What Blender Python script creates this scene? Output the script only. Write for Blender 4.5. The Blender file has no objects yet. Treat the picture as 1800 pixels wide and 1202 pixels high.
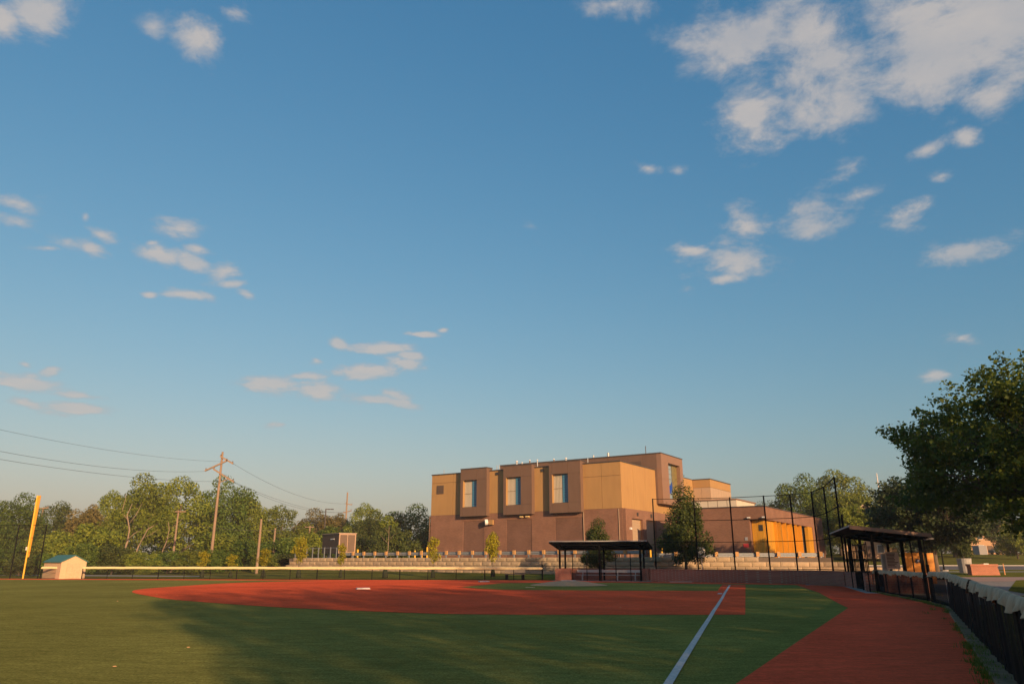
import bpy, math, random
import numpy as np
from mathutils import Vector, Matrix, noise as mnoise

# ------------------------------------------------------------------ camera, sky, sun, exposure
scene = bpy.context.scene
COL = scene.collection
PITCH = math.radians(16.46)
FPX = 1300.0
CAM_Z = 1.65
cam_d = bpy.data.cameras.new("camera")
cam_d.sensor_width = 36.0
cam_d.lens = FPX / 1800.0 * 36.0
cam_d.clip_start = 0.1
cam_d.clip_end = 6000.0
cam = bpy.data.objects.new("camera", cam_d)
cam.location = (0, 0, CAM_Z)
cam.rotation_euler = (math.radians(90) + PITCH, 0, 0)
COL.objects.link(cam)
scene.camera = cam

SUN_EL = math.radians(14.0)
SUN_AZ = Vector((0.485, -0.8745))                       # horizontal direction towards the sun
SUN_ROT = math.atan2(SUN_AZ.x, SUN_AZ.y)
EXPOSURE = 0.58
SKY_STRENGTH = 0.10
SUN_STRENGTH = 5.0
scene.view_settings.view_transform = 'Standard'
scene.view_settings.look = 'None'
scene.view_settings.exposure = EXPOSURE
scene.view_settings.gamma = 1.0
scene.view_settings.use_curve_mapping = False
scene.render.engine = 'CYCLES'
scene.cycles.max_bounces = 6
scene.cycles.diffuse_bounces = 3
scene.cycles.glossy_bounces = 2
scene.cycles.transmission_bounces = 4
scene.cycles.transparent_max_bounces = 24
scene.cycles.caustics_reflective = False
scene.cycles.caustics_refractive = False
scene.cycles.use_denoising = True

sun_d = bpy.data.lights.new("sun", 'SUN')
sun_d.energy = SUN_STRENGTH
sun_d.angle = math.radians(0.55)
sun_d.color = (1.0, 0.66, 0.36)
sun = bpy.data.objects.new("sun", sun_d)
sv = Vector((SUN_AZ.x * math.cos(SUN_EL), SUN_AZ.y * math.cos(SUN_EL), math.sin(SUN_EL)))
sun.rotation_euler = sv.to_track_quat('Z', 'Y').to_euler()
sun.location = (40, -60, 40)
COL.objects.link(sun)

world = bpy.data.worlds.new("World")
scene.world = world
world.use_nodes = True
CP, SP = math.cos(PITCH), math.sin(PITCH)


def build_world():
    nt = world.node_tree
    N, L = nt.nodes, nt.links
    N.clear()
    out = N.new('ShaderNodeOutputWorld')
    bg = N.new('ShaderNodeBackground')
    bg.inputs[1].default_value = SKY_STRENGTH
    sky = N.new('ShaderNodeTexSky')
    sky.sky_type = 'NISHITA'
    sky.sun_disc = False
    sky.sun_elevation = SUN_EL
    sky.sun_rotation = SUN_ROT
    sky.altitude = 200
    sky.air_density = 1.6
    sky.dust_density = 2.0
    sky.ozone_density = 2.5
    L.new(bg.outputs[0], out.inputs[0])
    tc = N.new('ShaderNodeTexCoord')

    def vm(op, a, b=None):
        n = N.new('ShaderNodeVectorMath'); n.operation = op
        for i, v in enumerate((a, b)):
            if v is None: continue
            if isinstance(v, (tuple, list)): n.inputs[i].default_value = v
            else: L.new(v, n.inputs[i])
        return n.outputs['Value'] if op in ('DOT_PRODUCT', 'LENGTH') else n.outputs[0]

    def mt(op, a, b=None, c=None, clamp=False):
        n = N.new('ShaderNodeMath'); n.operation = op; n.use_clamp = clamp
        for i, v in enumerate((a, b, c)):
            if v is None: continue
            if isinstance(v, (int, float)): n.inputs[i].default_value = v
            else: L.new(v, n.inputs[i])
        return n.outputs[0]

    def sstep(v, lo, hi):
        n = N.new('ShaderNodeMapRange'); n.interpolation_type = 'SMOOTHSTEP'
        L.new(v, n.inputs[0]); n.inputs[1].default_value = lo; n.inputs[2].default_value = hi
        return n.outputs[0]
    # the camera's rendering of the whole sky: channel response curves, the same in every direction
    sepc = N.new('ShaderNodeSeparateColor'); L.new(sky.outputs[0], sepc.inputs[0])
    cmbc = N.new('ShaderNodeCombineColor')
    for ch, (gm, k_) in enumerate(((1.32, 0.91), (0.83, 0.62), (0.63, 0.625))):
        x_ = mt('MULTIPLY', sepc.outputs[ch], 0.1)
        y_ = mt('MULTIPLY', mt('POWER', x_, gm), k_)
        if ch == 0: y_ = mt('MINIMUM', y_, mt('MULTIPLY', x_, 1.2))
        L.new(mt('MULTIPLY', y_, 1.0 / SKY_STRENGTH), cmbc.inputs[ch])
    d = tc.outputs['Generated']
    # directions of the drifting cloud banks, as slopes about one fixed heading of the sky
    f = vm('DOT_PRODUCT', d, (0, CP, SP))
    fa = mt('MAXIMUM', f, 0.05)
    a = mt('DIVIDE', vm('DOT_PRODUCT', d, (1, 0, 0)), fa)
    b = mt('DIVIDE', vm('DOT_PRODUCT', d, (0, -SP, CP)), fa)
    cmb = N.new('ShaderNodeCombineXYZ'); L.new(a, cmb.inputs[0]); L.new(b, cmb.inputs[1])
    uv = cmb.outputs[0]
    # x, y, half width, half height (1/1800 of the picture width), tilt in degrees, weight
    banks = [(1330, 60, 115, 75, -25, 1.0), (1450, 95, 170, 75, 20, 1.05), (1640, 100, 210, 95, -8, 1.05), (1760, 40, 140, 85, 0, 1.0),
             (1500, 185, 75, 60, 30, .75), (1310, 190, 62, 58, 10, .75), (1430, 205, 70, 30, 0, .6),
             (1735, 170, 85, 22, -18, .9), (1630, 262, 35, 12, -25, .75), (1700, 240, 26, 17, 0, .85), (1497, 293, 48, 18, -22, .9),
             (1518, 340, 40, 13, -12, .75), (1590, 376, 60, 24, -22, .75), (1428, 396, 66, 32, -10, .95), (1320, 400, 40, 40, -50, .65),
             (1310, 452, 82, 36, -10, .72), (1216, 440, 34, 10, 0, .9), (1275, 490, 40, 12, 0, .75), (1700, 440, 80, 22, -12, .95),
             (1210, 508, 24, 9, 0, .7), (1655, 312, 28, 12, -20, .65), (1140, 296, 26, 9, 10, .6), (1190, 300, 18, 10, 0, .6),
             (1080, 8, 60, 18, 0, .8), (1690, 595, 28, 9, 0, .6), (1648, 659, 26, 9, 0, .6),
             (40, 360, 50, 17, 6, 1.0), (30, 390, 56, 13, 18, 1.0), (118, 424, 46, 16, 12, .85), (180, 413, 28, 10, 22, .9), (160, 437, 28, 10, 18, .9), (85, 436, 30, 6, 0, .8),
             (320, 404, 46, 18, 6, 1.0), (278, 448, 40, 20, 10, 1.0), (336, 463, 32, 14, 20, .95), (268, 427, 20, 6, -10, .8), (350, 437, 26, 8, 10, .75),
             (395, 478, 34, 16, -20, .8), (405, 498, 26, 7, 0, .75), (437, 519, 18, 6, 25, .75), (328, 517, 36, 9, 5, .85), (264, 519, 10, 5, 0, .7), (150, 381, 8, 8, 0, .7),
             (345, 68, 52, 32, 18, .85), (270, 50, 34, 18, 20, .6), (420, 24, 32, 16, 20, .6), (60, 20, 60, 40, 10, .8), (8, 40, 40, 34, 0, .8),
             (596, 605, 16, 10, 20, .9), (672, 612, 60, 9, 0, .95), (726, 625, 28, 8, 5, .9), (645, 652, 70, 14, -4, .95), (715, 640, 34, 11, 10, .8), (556, 634, 12, 7, 0, .85),
             (490, 678, 70, 13, 2, .85), (552, 684, 46, 16, 6, .9), (545, 662, 36, 7, 0, .7), (655, 700, 60, 11, 8, .8), (700, 708, 44, 8, 8, .8), (690, 692, 34, 8, 18, .75), (740, 588, 28, 5, 4, .9), (780, 580, 9, 4, 0, .75),
             (933, 397, 18, 9, 15, .55), (480, 745, 20, 5, 0, .55),
             (45, 672, 75, 15, 12, 1.0), (125, 694, 55, 7, 6, .8), (87, 653, 18, 9, -6, .95), (128, 717, 60, 12, 5, 1.0), (45, 642, 14, 5, 10, .7), (50, 710, 34, 7, 15, .65)]
    best = None
    for (x, y, rx, ry, t, w) in banks:
        if y > 560: w += .3
        m = N.new('ShaderNodeMapping'); m.vector_type = 'TEXTURE'
        L.new(uv, m.inputs[0])
        m.inputs[1].default_value = ((x - 900) / FPX, (601 - y) / FPX, 0)
        m.inputs[2].default_value = (0, 0, math.radians(-t))
        m.inputs[3].default_value = (rx / FPX * 1.5, ry / FPX * 1.6, 1)
        v = mt('MULTIPLY_ADD', vm('LENGTH', m.outputs[0]), -w * 1.15, w)
        best = v if best is None else mt('MAXIMUM', best, v)
    best = mt('MULTIPLY', best, sstep(f, 0.15, 0.3))
    # cloud texture on a flat layer overhead, so it goes on in the same manner all round the sky
    sep = N.new('ShaderNodeSeparateXYZ'); L.new(d, sep.inputs[0])
    zz = mt('ADD', mt('MAXIMUM', sep.outputs[2], 0.0), 0.16)
    pl = N.new('ShaderNodeCombineXYZ')
    L.new(mt('DIVIDE', sep.outputs[0], zz), pl.inputs[0]); L.new(mt('DIVIDE', sep.outputs[1], zz), pl.inputs[1])

    def nz(vec, scale, detail, rough, off=0.0, dist=0.0):
        n = N.new('ShaderNodeTexNoise'); n.noise_dimensions = '4D'
        L.new(vec, n.inputs['Vector']); n.inputs['W'].default_value = off
        n.inputs['Scale'].default_value = scale; n.inputs['Detail'].default_value = detail
        n.inputs['Roughness'].default_value = rough; n.inputs['Distortion'].default_value = dist
        return n.outputs[0]
    n1 = nz(pl.outputs[0], 8.5, 11, 0.67, 3.1, 0.25)
    n2 = nz(pl.outputs[0], 1.3, 4, 0.5, 9.7)
    n3 = nz(pl.outputs[0], 3.6, 6, 0.6, 1.7, 0.2)
    field = mt('ADD', best, mt('MULTIPLY_ADD', n1, 3.0, -1.40))
    field = mt('ADD', field, mt('MULTIPLY_ADD', n3, 1.2, -0.6))
    dens = sstep(field, 0.08, 0.98)
    back = mt('MULTIPLY', sstep(mt('ADD', mt('MULTIPLY', n2, 1.0), mt('MULTIPLY', n1, 0.45)), 0.80, 1.0), sstep(mt('MULTIPLY', f, -1.0), -0.25, 0.05))
    dens = mt('MAXIMUM', dens, mt('MULTIPLY', back, 0.8))
    dens = mt('MULTIPLY', dens, mt('MULTIPLY_ADD', sstep(n3, 0.3, 0.7), 0.25, 0.68))
    ramp = N.new('ShaderNodeValToRGB')
    L.new(dens, ramp.inputs[0])
    k = 1.0 / SKY_STRENGTH
    ramp.color_ramp.elements[0].color = (0.25 * k * .1, 0.262 * k * .1, 0.285 * k * .1, 1)
    ramp.color_ramp.elements[1].color = (0.375 * k * .1, 0.345 * k * .1, 0.325 * k * .1, 1)
    sc10 = N.new('ShaderNodeVectorMath'); sc10.operation = 'SCALE'; sc10.inputs['Scale'].default_value = 10.0
    L.new(ramp.outputs[0], sc10.inputs[0])
    mix = N.new('ShaderNodeMix'); mix.data_type = 'RGBA'
    L.new(dens, mix.inputs[0]); L.new(cmbc.outputs[0], mix.inputs[6]); L.new(sc10.outputs[0], mix.inputs[7])
    L.new(mix.outputs[2], bg.inputs[0])


build_world()

# ------------------------------------------------------------------ measuring helpers (photo measurement -> metres)


def ray(px, py):
    u, v = px - 900.0, 601.0 - py
    return u, FPX * CP - v * SP, v * CP + FPX * SP


def g(px, py, z=0.0):
    u, fw, vt = ray(px, py)
    t = (z - CAM_Z) / vt
    return (u * t, fw * t)


def at(px, py, Y):
    u, fw, vt = ray(px, py)
    t = Y / fw
    return Vector((u * t, Y, CAM_Z + vt * t))


# ------------------------------------------------------------------ materials
MATS = {}


def nodes_of(m):
    m.use_nodes = True
    nt = m.node_tree
    return nt, nt.nodes, nt.links, nt.nodes['Principled BSDF']


def mat(name, col, rough=0.7, metal=0.0, var=0.12, scale=6.0, bump=0.0, bscale=40.0, dirt=None, dscale=0.6, spec=0.5, coord='Object', stretch=(1, 1, 1)):
    """plain surface: base colour with two sizes of mottling, optional dirt and fine relief"""
    if name in MATS: return MATS[name]
    m = bpy.data.materials.new(name)
    nt, N, L, P = nodes_of(m)
    P.inputs['Roughness'].default_value = rough
    P.inputs['Metallic'].default_value = metal
    P.inputs['Specular IOR Level'].default_value = spec
    tc = N.new('ShaderNodeTexCoord')
    mp = N.new('ShaderNodeMapping'); mp.inputs['Scale'].default_value = stretch
    L.new(tc.outputs[coord], mp.inputs[0])
    nz = N.new('ShaderNodeTexNoise'); nz.inputs['Scale'].default_value = scale; nz.inputs['Detail'].default_value = 6
    L.new(mp.outputs[0], nz.inputs['Vector'])
    r = N.new('ShaderNodeMapRange'); r.inputs[1].default_value = .25; r.inputs[2].default_value = .75
    r.inputs[3].default_value = 1 - var; r.inputs[4].default_value = 1 + var
    L.new(nz.outputs[0], r.inputs[0])
    mx = N.new('ShaderNodeVectorMath'); mx.operation = 'SCALE'
    mx.inputs[0].default_value = col[:3]
    L.new(r.outputs[0], mx.inputs['Scale'])
    last = mx.outputs[0]
    if dirt:
        n2 = N.new('ShaderNodeTexNoise'); n2.inputs['Scale'].default_value = dscale; n2.inputs['Detail'].default_value = 5
        L.new(tc.outputs[coord], n2.inputs['Vector'])
        r2 = N.new('ShaderNodeMapRange'); r2.inputs[1].default_value = .5; r2.inputs[2].default_value = .75
        r2.inputs[4].default_value = dirt[3] if len(dirt) > 3 else .5
        L.new(n2.outputs[0], r2.inputs[0])
        mm = N.new('ShaderNodeMix'); mm.data_type = 'RGBA'
        L.new(r2.outputs[0], mm.inputs[0]); L.new(last, mm.inputs[6]); mm.inputs[7].default_value = (*dirt[:3], 1)
        last = mm.outputs[2]
    L.new(last, P.inputs['Base Color'])
    if bump:
        n3 = N.new('ShaderNodeTexNoise'); n3.inputs['Scale'].default_value = bscale; n3.inputs['Detail'].default_value = 4
        L.new(mp.outputs[0], n3.inputs['Vector'])
        b = N.new('ShaderNodeBump'); b.inputs['Strength'].default_value = bump; b.inputs['Distance'].default_value = 0.02
        L.new(n3.outputs[0], b.inputs['Height']); L.new(b.outputs[0], P.inputs['Normal'])
    MATS[name] = m
    return m


def brick_mat(name, c1, c2, mortar, bw=0.22, bh=0.075, msize=0.012, var=0.25):
    m = bpy.data.materials.new(name)
    nt, N, L, P = nodes_of(m)
    P.inputs['Roughness'].default_value = .9
    P.inputs['Specular IOR Level'].default_value = .2
    tc = N.new('ShaderNodeTexCoord')
    sp = N.new('ShaderNodeSeparateXYZ'); L.new(tc.outputs['Object'], sp.inputs[0])
    ad = N.new('ShaderNodeMath'); L.new(sp.outputs[0], ad.inputs[0]); L.new(sp.outputs[1], ad.inputs[1])
    cb = N.new('ShaderNodeCombineXYZ'); L.new(ad.outputs[0], cb.inputs[0]); L.new(sp.outputs[2], cb.inputs[1])
    bt = N.new('ShaderNodeTexBrick')
    L.new(cb.outputs[0], bt.inputs['Vector'])
    bt.inputs['Color1'].default_value = (*c1, 1); bt.inputs['Color2'].default_value = (*c2, 1); bt.inputs['Mortar'].default_value = (*mortar, 1)
    bt.inputs['Scale'].default_value = 1.0; bt.inputs['Mortar Size'].default_value = msize
    bt.inputs['Brick Width'].default_value = bw; bt.inputs['Row Height'].default_value = bh
    nz = N.new('ShaderNodeTexNoise'); nz.inputs['Scale'].default_value = .5; nz.inputs['Detail'].default_value = 6
    L.new(tc.outputs['Object'], nz.inputs['Vector'])
    r = N.new('ShaderNodeMapRange'); r.inputs[1].default_value = .3; r.inputs[2].default_value = .7
    r.inputs[3].default_value = 1 - var; r.inputs[4].default_value = 1 + var
    L.new(nz.outputs[0], r.inputs[0])
    sc = N.new('ShaderNodeVectorMath'); sc.operation = 'SCALE'
    L.new(bt.outputs[0], sc.inputs[0]); L.new(r.outputs[0], sc.inputs['Scale'])
    L.new(sc.outputs[0], P.inputs['Base Color'])
    b = N.new('ShaderNodeBump'); b.inputs['Strength'].default_value = .5; b.inputs['Distance'].default_value = .008; b.invert = True
    L.new(bt.outputs['Fac'], b.inputs['Height']); L.new(b.outputs[0], P.inputs['Normal'])
    MATS[name] = m
    return m


def leaf_mat(name, col, col2, trans=0.35):
    m = bpy.data.materials.new(name)
    nt, N, L, P = nodes_of(m)
    geo = N.new('ShaderNodeNewGeometry')
    tc = N.new('ShaderNodeTexCoord')
    oi = N.new('ShaderNodeObjectInfo')
    nz = N.new('ShaderNodeTexNoise'); nz.inputs['Scale'].default_value = .7; nz.inputs['Detail'].default_value = 3
    L.new(tc.outputs['Object'], nz.inputs['Vector'])
    ad = N.new('ShaderNodeMath'); ad.operation = 'MULTIPLY_ADD'
    L.new(geo.outputs['Random Per Island'], ad.inputs[0]); ad.inputs[1].default_value = .55
    r = N.new('ShaderNodeMapRange'); r.inputs[1].default_value = .3; r.inputs[2].default_value = .7
    r.inputs[3].default_value = -.1; r.inputs[4].default_value = .5
    L.new(nz.outputs[0], r.inputs[0]); L.new(r.outputs[0], ad.inputs[2])
    mx = N.new('ShaderNodeMix'); mx.data_type = 'RGBA'; mx.clamp_factor = True
    L.new(ad.outputs[0], mx.inputs[0]); mx.inputs[6].default_value = (*col, 1); mx.inputs[7].default_value = (*col2, 1)
    hs = N.new('ShaderNodeHueSaturation')
    r2 = N.new('ShaderNodeMapRange'); r2.inputs[3].default_value = .75; r2.inputs[4].default_value = 1.2
    L.new(oi.outputs['Random'], r2.inputs[0]); L.new(r2.outputs[0], hs.inputs['Value'])
    L.new(mx.outputs[2], hs.inputs['Color'])
    L.new(hs.outputs[0], P.inputs['Base Color'])
    P.inputs['Roughness'].default_value = .6; P.inputs['Specular IOR Level'].default_value = .25
    tr = N.new('ShaderNodeBsdfTranslucent'); L.new(hs.outputs[0], tr.inputs[0])
    ms = N.new('ShaderNodeMixShader'); ms.inputs[0].default_value = trans
    L.new(P.outputs[0], ms.inputs[1]); L.new(tr.outputs[0], ms.inputs[2])
    L.new(ms.outputs[0], N['Material Output'].inputs[0])
    MATS[name] = m
    return m


def veil_mat(name, col, cover, rough=.6, vscale=None):
    """woven wire or netting too fine to resolve: part cover, part gap"""
    m = bpy.data.materials.new(name)
    nt, N, L, P = nodes_of(m)
    P.inputs['Base Color'].default_value = (*col, 1); P.inputs['Roughness'].default_value = rough; P.inputs['Specular IOR Level'].default_value = .05
    t = N.new('ShaderNodeBsdfTransparent')
    ms = N.new('ShaderNodeMixShader')
    if vscale:
        tc = N.new('ShaderNodeTexCoord')
        mp = N.new('ShaderNodeMapping'); mp.inputs['Scale'].default_value = vscale
        nz = N.new('ShaderNodeTexNoise'); nz.inputs['Scale'].default_value = 1; nz.inputs['Detail'].default_value = 4
        L.new(tc.outputs['Object'], mp.inputs[0]); L.new(mp.outputs[0], nz.inputs['Vector'])
        r = N.new('ShaderNodeMapRange'); r.inputs[1].default_value = .45; r.inputs[2].default_value = .75
        r.inputs[3].default_value = cover; r.inputs[4].default_value = cover - .22
        L.new(nz.outputs[0], r.inputs[0]); L.new(r.outputs[0], ms.inputs[0])
    else:
        ms.inputs[0].default_value = cover
    L.new(t.outputs[0], ms.inputs[1]); L.new(P.outputs[0], ms.inputs[2])
    L.new(ms.outputs[0], N['Material Output'].inputs[0])
    MATS[name] = m
    return m


def turf_mat(name, ca, cb, grain=1.0, patch=.2):
    """synthetic turf: short fibres, brush marks, wear patches"""
    m = bpy.data.materials.new(name)
    nt, N, L, P = nodes_of(m)
    P.inputs['Roughness'].default_value = 1.0; P.inputs['Specular IOR Level'].default_value = 0.0
    tc = N.new('ShaderNodeTexCoord')

    def nz(scale, detail, rough=.6, st=(1, 1, 1)):
        mp = N.new('ShaderNodeMapping'); mp.inputs['Scale'].default_value = st
        mp.inputs['Rotation'].default_value = (0, 0, .12)
        L.new(tc.outputs['Object'], mp.inputs[0])
        n = N.new('ShaderNodeTexNoise'); n.inputs['Scale'].default_value = scale; n.inputs['Detail'].default_value = detail
        n.inputs['Roughness'].default_value = rough
        L.new(mp.outputs[0], n.inputs['Vector'])
        return n.outputs[0]
    fine = nz(26, 6, .8, (1, .55, 1))
    mid = nz(2.2, 6, .75, (.5, 1.5, 1))
    big = nz(.16, 5, .6)
    mx = N.new('ShaderNodeMix'); mx.data_type = 'RGBA'; mx.clamp_factor = True
    r = N.new('ShaderNodeMapRange'); r.inputs[1].default_value = .34; r.inputs[2].default_value = .66
    L.new(fine, r.inputs[0]); L.new(r.outputs[0], mx.inputs[0])
    mx.inputs[6].default_value = (*ca, 1); mx.inputs[7].default_value = (*cb, 1)
    s1 = N.new('ShaderNodeMapRange'); s1.inputs[1].default_value = .3; s1.inputs[2].default_value = .7
    s1.inputs[3].default_value = 1 - patch; s1.inputs[4].default_value = 1 + patch; L.new(mid, s1.inputs[0])
    s2 = N.new('ShaderNodeMapRange'); s2.inputs[1].default_value = .3; s2.inputs[2].default_value = .7
    s2.inputs[3].default_value = 1 - patch * .8; s2.inputs[4].default_value = 1 + patch * .8; L.new(big, s2.inputs[0])
    ml0 = N.new('ShaderNodeMath'); ml0.operation = 'MULTIPLY'; L.new(s1.outputs[0], ml0.inputs[0]); L.new(s2.outputs[0], ml0.inputs[1])
    s3 = N.new('ShaderNodeMapRange'); s3.inputs[1].default_value = .32; s3.inputs[2].default_value = .68
    s3.inputs[3].default_value = 1 - patch; s3.inputs[4].default_value = 1 + patch; L.new(nz(8, 5, .8, (.8, 1.0, 1)), s3.inputs[0])
    ml = N.new('ShaderNodeMath'); ml.operation = 'MULTIPLY'; L.new(ml0.outputs[0], ml.inputs[0]); L.new(s3.outputs[0], ml.inputs[1])
    sc = N.new('ShaderNodeVectorMath'); sc.operation = 'SCALE'; L.new(mx.outputs[2], sc.inputs[0]); L.new(ml.outputs[0], sc.inputs['Scale'])
    L.new(sc.outputs[0], P.inputs['Base Color'])
    b = N.new('ShaderNodeBump'); b.inputs['Strength'].default_value = .6 * grain; b.inputs['Distance'].default_value = .03
    L.new(fine, b.inputs['Height']); L.new(b.outputs[0], P.inputs['Normal'])
    MATS[name] = m
    return m


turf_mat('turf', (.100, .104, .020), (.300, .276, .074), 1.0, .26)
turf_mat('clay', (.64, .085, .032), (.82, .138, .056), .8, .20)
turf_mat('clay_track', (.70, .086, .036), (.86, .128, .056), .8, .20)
turf_mat('lawn', (.065, .075, .012), (.17, .165, .035), 1.0, .35)
M_line = mat('line_paint', (.50, .46, .41), .9, var=.25, scale=14)
M_white = mat('white_rubber', (.50, .49, .46), .7, var=.1)
M_mound = mat('mound_pad', (.50, .28, .13), .95, var=.15, bump=.3)
M_conc = mat('concrete', (.30, .285, .26), .9, var=.16, scale=3, bump=.2, dirt=(.16, .15, .13, .5))
M_asph = mat('asphalt', (.075, .075, .078), .95, var=.2, scale=2, bump=.2)
M_paver = mat('paver', (.30, .19, .15), .9, var=.18, scale=5)
M_black = mat('black_steel', (.008, .008, .008), .8, .0, var=.2, spec=.06)
M_grey_st = mat('galvanised', (.34, .36, .37), .45, .6, var=.12)
M_alu = mat('aluminium', (.50, .50, .50), .45, .4, var=.08)
M_tan = mat('tan_panel', (.335, .20, .076), .75, var=.07, scale=1.6, spec=.3, stretch=(1, 1, .18), dirt=(.27, .15, .06, .35), dscale=.35)
M_brown = mat('brown_panel', (.135, .083, .056), .7, var=.09, scale=1.8, spec=.3, stretch=(1, 1, .2))
M_fascia = mat('brown_trim', (.21, .125, .08), .6, var=.06)
M_dark = mat('dark_coping', (.05, .042, .038), .6, var=.1)
M_back = mat('joint_dark', (.10, .07, .045), .9)
M_louv = mat('louver_brown', (.12, .075, .045), .6)
M_door = mat('door_tan', (.36, .26, .17), .6, var=.06)
M_gold = mat('gold_panel', (.62, .30, .025), .42, .25, var=.14, scale=1.6, stretch=(1, 1, .25))
M_ylw = mat('safety_yellow', (.68, .36, .015), .5, var=.1)
M_pole = mat('pole_wood', (.24, .165, .11), .9, var=.2, scale=5, stretch=(1, 1, .1))
M_wire = mat('wire', (.04, .04, .04), .6)
M_bark = mat('bark', (.10, .075, .052), .95, var=.3, scale=4, bump=.6, bscale=14, stretch=(1, 1, .3))
M_barkp = mat('bark_pale', (.24, .18, .125), .95, var=.25, scale=4, stretch=(1, 1, .3))
M_blockA = mat('block_tan', (.37, .275, .175), .95, var=.12, scale=3, bump=.3, bscale=7, spec=.1, dirt=(.22, .17, .12, .5), dscale=1.5)
M_blockB = mat('block_buff', (.41, .305, .195), .95, var=.12, scale=3, bump=.3, bscale=7, spec=.1, dirt=(.22, .17, .12, .5), dscale=1.5)
M_blockC = mat('block_grey', (.34, .26, .175), .95, var=.12, scale=3, bump=.3, bscale=7, spec=.1, dirt=(.20, .16, .12, .5), dscale=1.5)
M_cap = mat('cap_yellow', (.66, .52, .26), .6, var=.1)
M_capw = mat('cap_weathered', (.50, .34, .21), .8, var=.2, scale=3, dirt=(.22, .14, .08, .75), dscale=2.5, spec=.1)
M_blue = mat('blue_panel', (.05, .18, .29), .35, var=.1, spec=.6)
M_blind = mat('blind', (.44, .40, .31), .6, var=.06)
M_clere = mat('pale_cladding', (.52, .47, .37), .6, var=.06)
M_roofg = mat('green_roof', (.035, .13, .11), .6, var=.12)
M_shed = mat('shed_tan', (.50, .36, .21), .8, var=.08)
M_sign = mat('sign_board', (.68, .64, .58), .6, var=.08)
M_ink = mat('ink', (.06, .06, .06), .7)
M_darkw = mat('dull_black', (.025, .025, .027), .8)  # plain near-black of the vents, left door and lamp box
M_bag = mat('water_bag', (.03, .035, .02), .9, var=.2, spec=.05)
M_shingle = mat('shingles', (.14, .10, .08), .9, var=.2, scale=4)
M_house = mat('house_siding', (.46, .36, .25), .8, var=.06)
M_white2 = mat('white_trim', (.62, .61, .58), .6, var=.05)
M_orange = mat('kiosk_orange', (.72, .27, .015), .5, var=.12)
M_greybox = mat('grey_box', (.26, .26, .27), .7, var=.12)
M_wood = mat('wood_block', (.46, .25, .09), .85, var=.2)
M_carA = mat('car_silver', (.40, .42, .45), .3, .5)
M_carB = mat('car_teal', (.03, .08, .09), .3, .3)
M_tyre = mat('tyre', (.02, .02, .02), .9)
M_glass = mat('window_glass', (.05, .07, .09), .08, var=.05, spec=.9)
M_glassp = mat('window_glass_pale', (.20, .27, .31), .12, var=.15, scale=1.2, spec=.9)
M_vblue = mat('blue_banner', (.01, .055, .30), .5)
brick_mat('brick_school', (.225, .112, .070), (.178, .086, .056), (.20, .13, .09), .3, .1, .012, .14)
brick_mat('brick_school_shaded', (.165, .084, .056), (.130, .066, .046), (.15, .10, .075), .3, .1, .012, .14)  # darker copy of the school brick, recess shade put into its colour
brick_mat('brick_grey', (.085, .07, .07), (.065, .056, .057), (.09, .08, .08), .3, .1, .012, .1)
brick_mat('brick_red', (.34, .105, .065), (.25, .08, .052), (.32, .22, .17), .25, .085, .014, .14)
brick_mat('brick_sign', (.42, .12, .05), (.32, .085, .035), (.30, .23, .18), .25, .085, .014, .14)
leaf_mat('leaf_olive', (.078, .122, .014), (.245, .275, .030))
leaf_mat('leaf_green', (.048, .098, .015), (.160, .220, .028))
leaf_mat('leaf_deep', (.036, .060, .012), (.105, .125, .022), .3)
leaf_mat('leaf_maple', (.050, .090, .016), (.190, .230, .030), .42)
leaf_mat('leaf_yellow', (.24, .23, .012), (.46, .38, .02), .4)
leaf_mat('leaf_rust', (.095, .085, .022), (.21, .165, .042))
leaf_mat('leaf_lime', (.13, .15, .022), (.30, .28, .045), .5)
leaf_mat('leaf_blue', (.030, .055, .022), (.080, .105, .034), .3)
veil_mat('chain_link', (.03, .03, .03), .16)
veil_mat('net_black', (.012, .012, .013), .34)
veil_mat('net_thin', (.02, .02, .02), .05)
veil_mat('windscreen', (.007, .007, .008), .985, .8, (3.0, 3.0, .6))
veil_mat('windscreen_far', (.008, .008, .009), .90, .8)

# ------------------------------------------------------------------ mesh building


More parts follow.
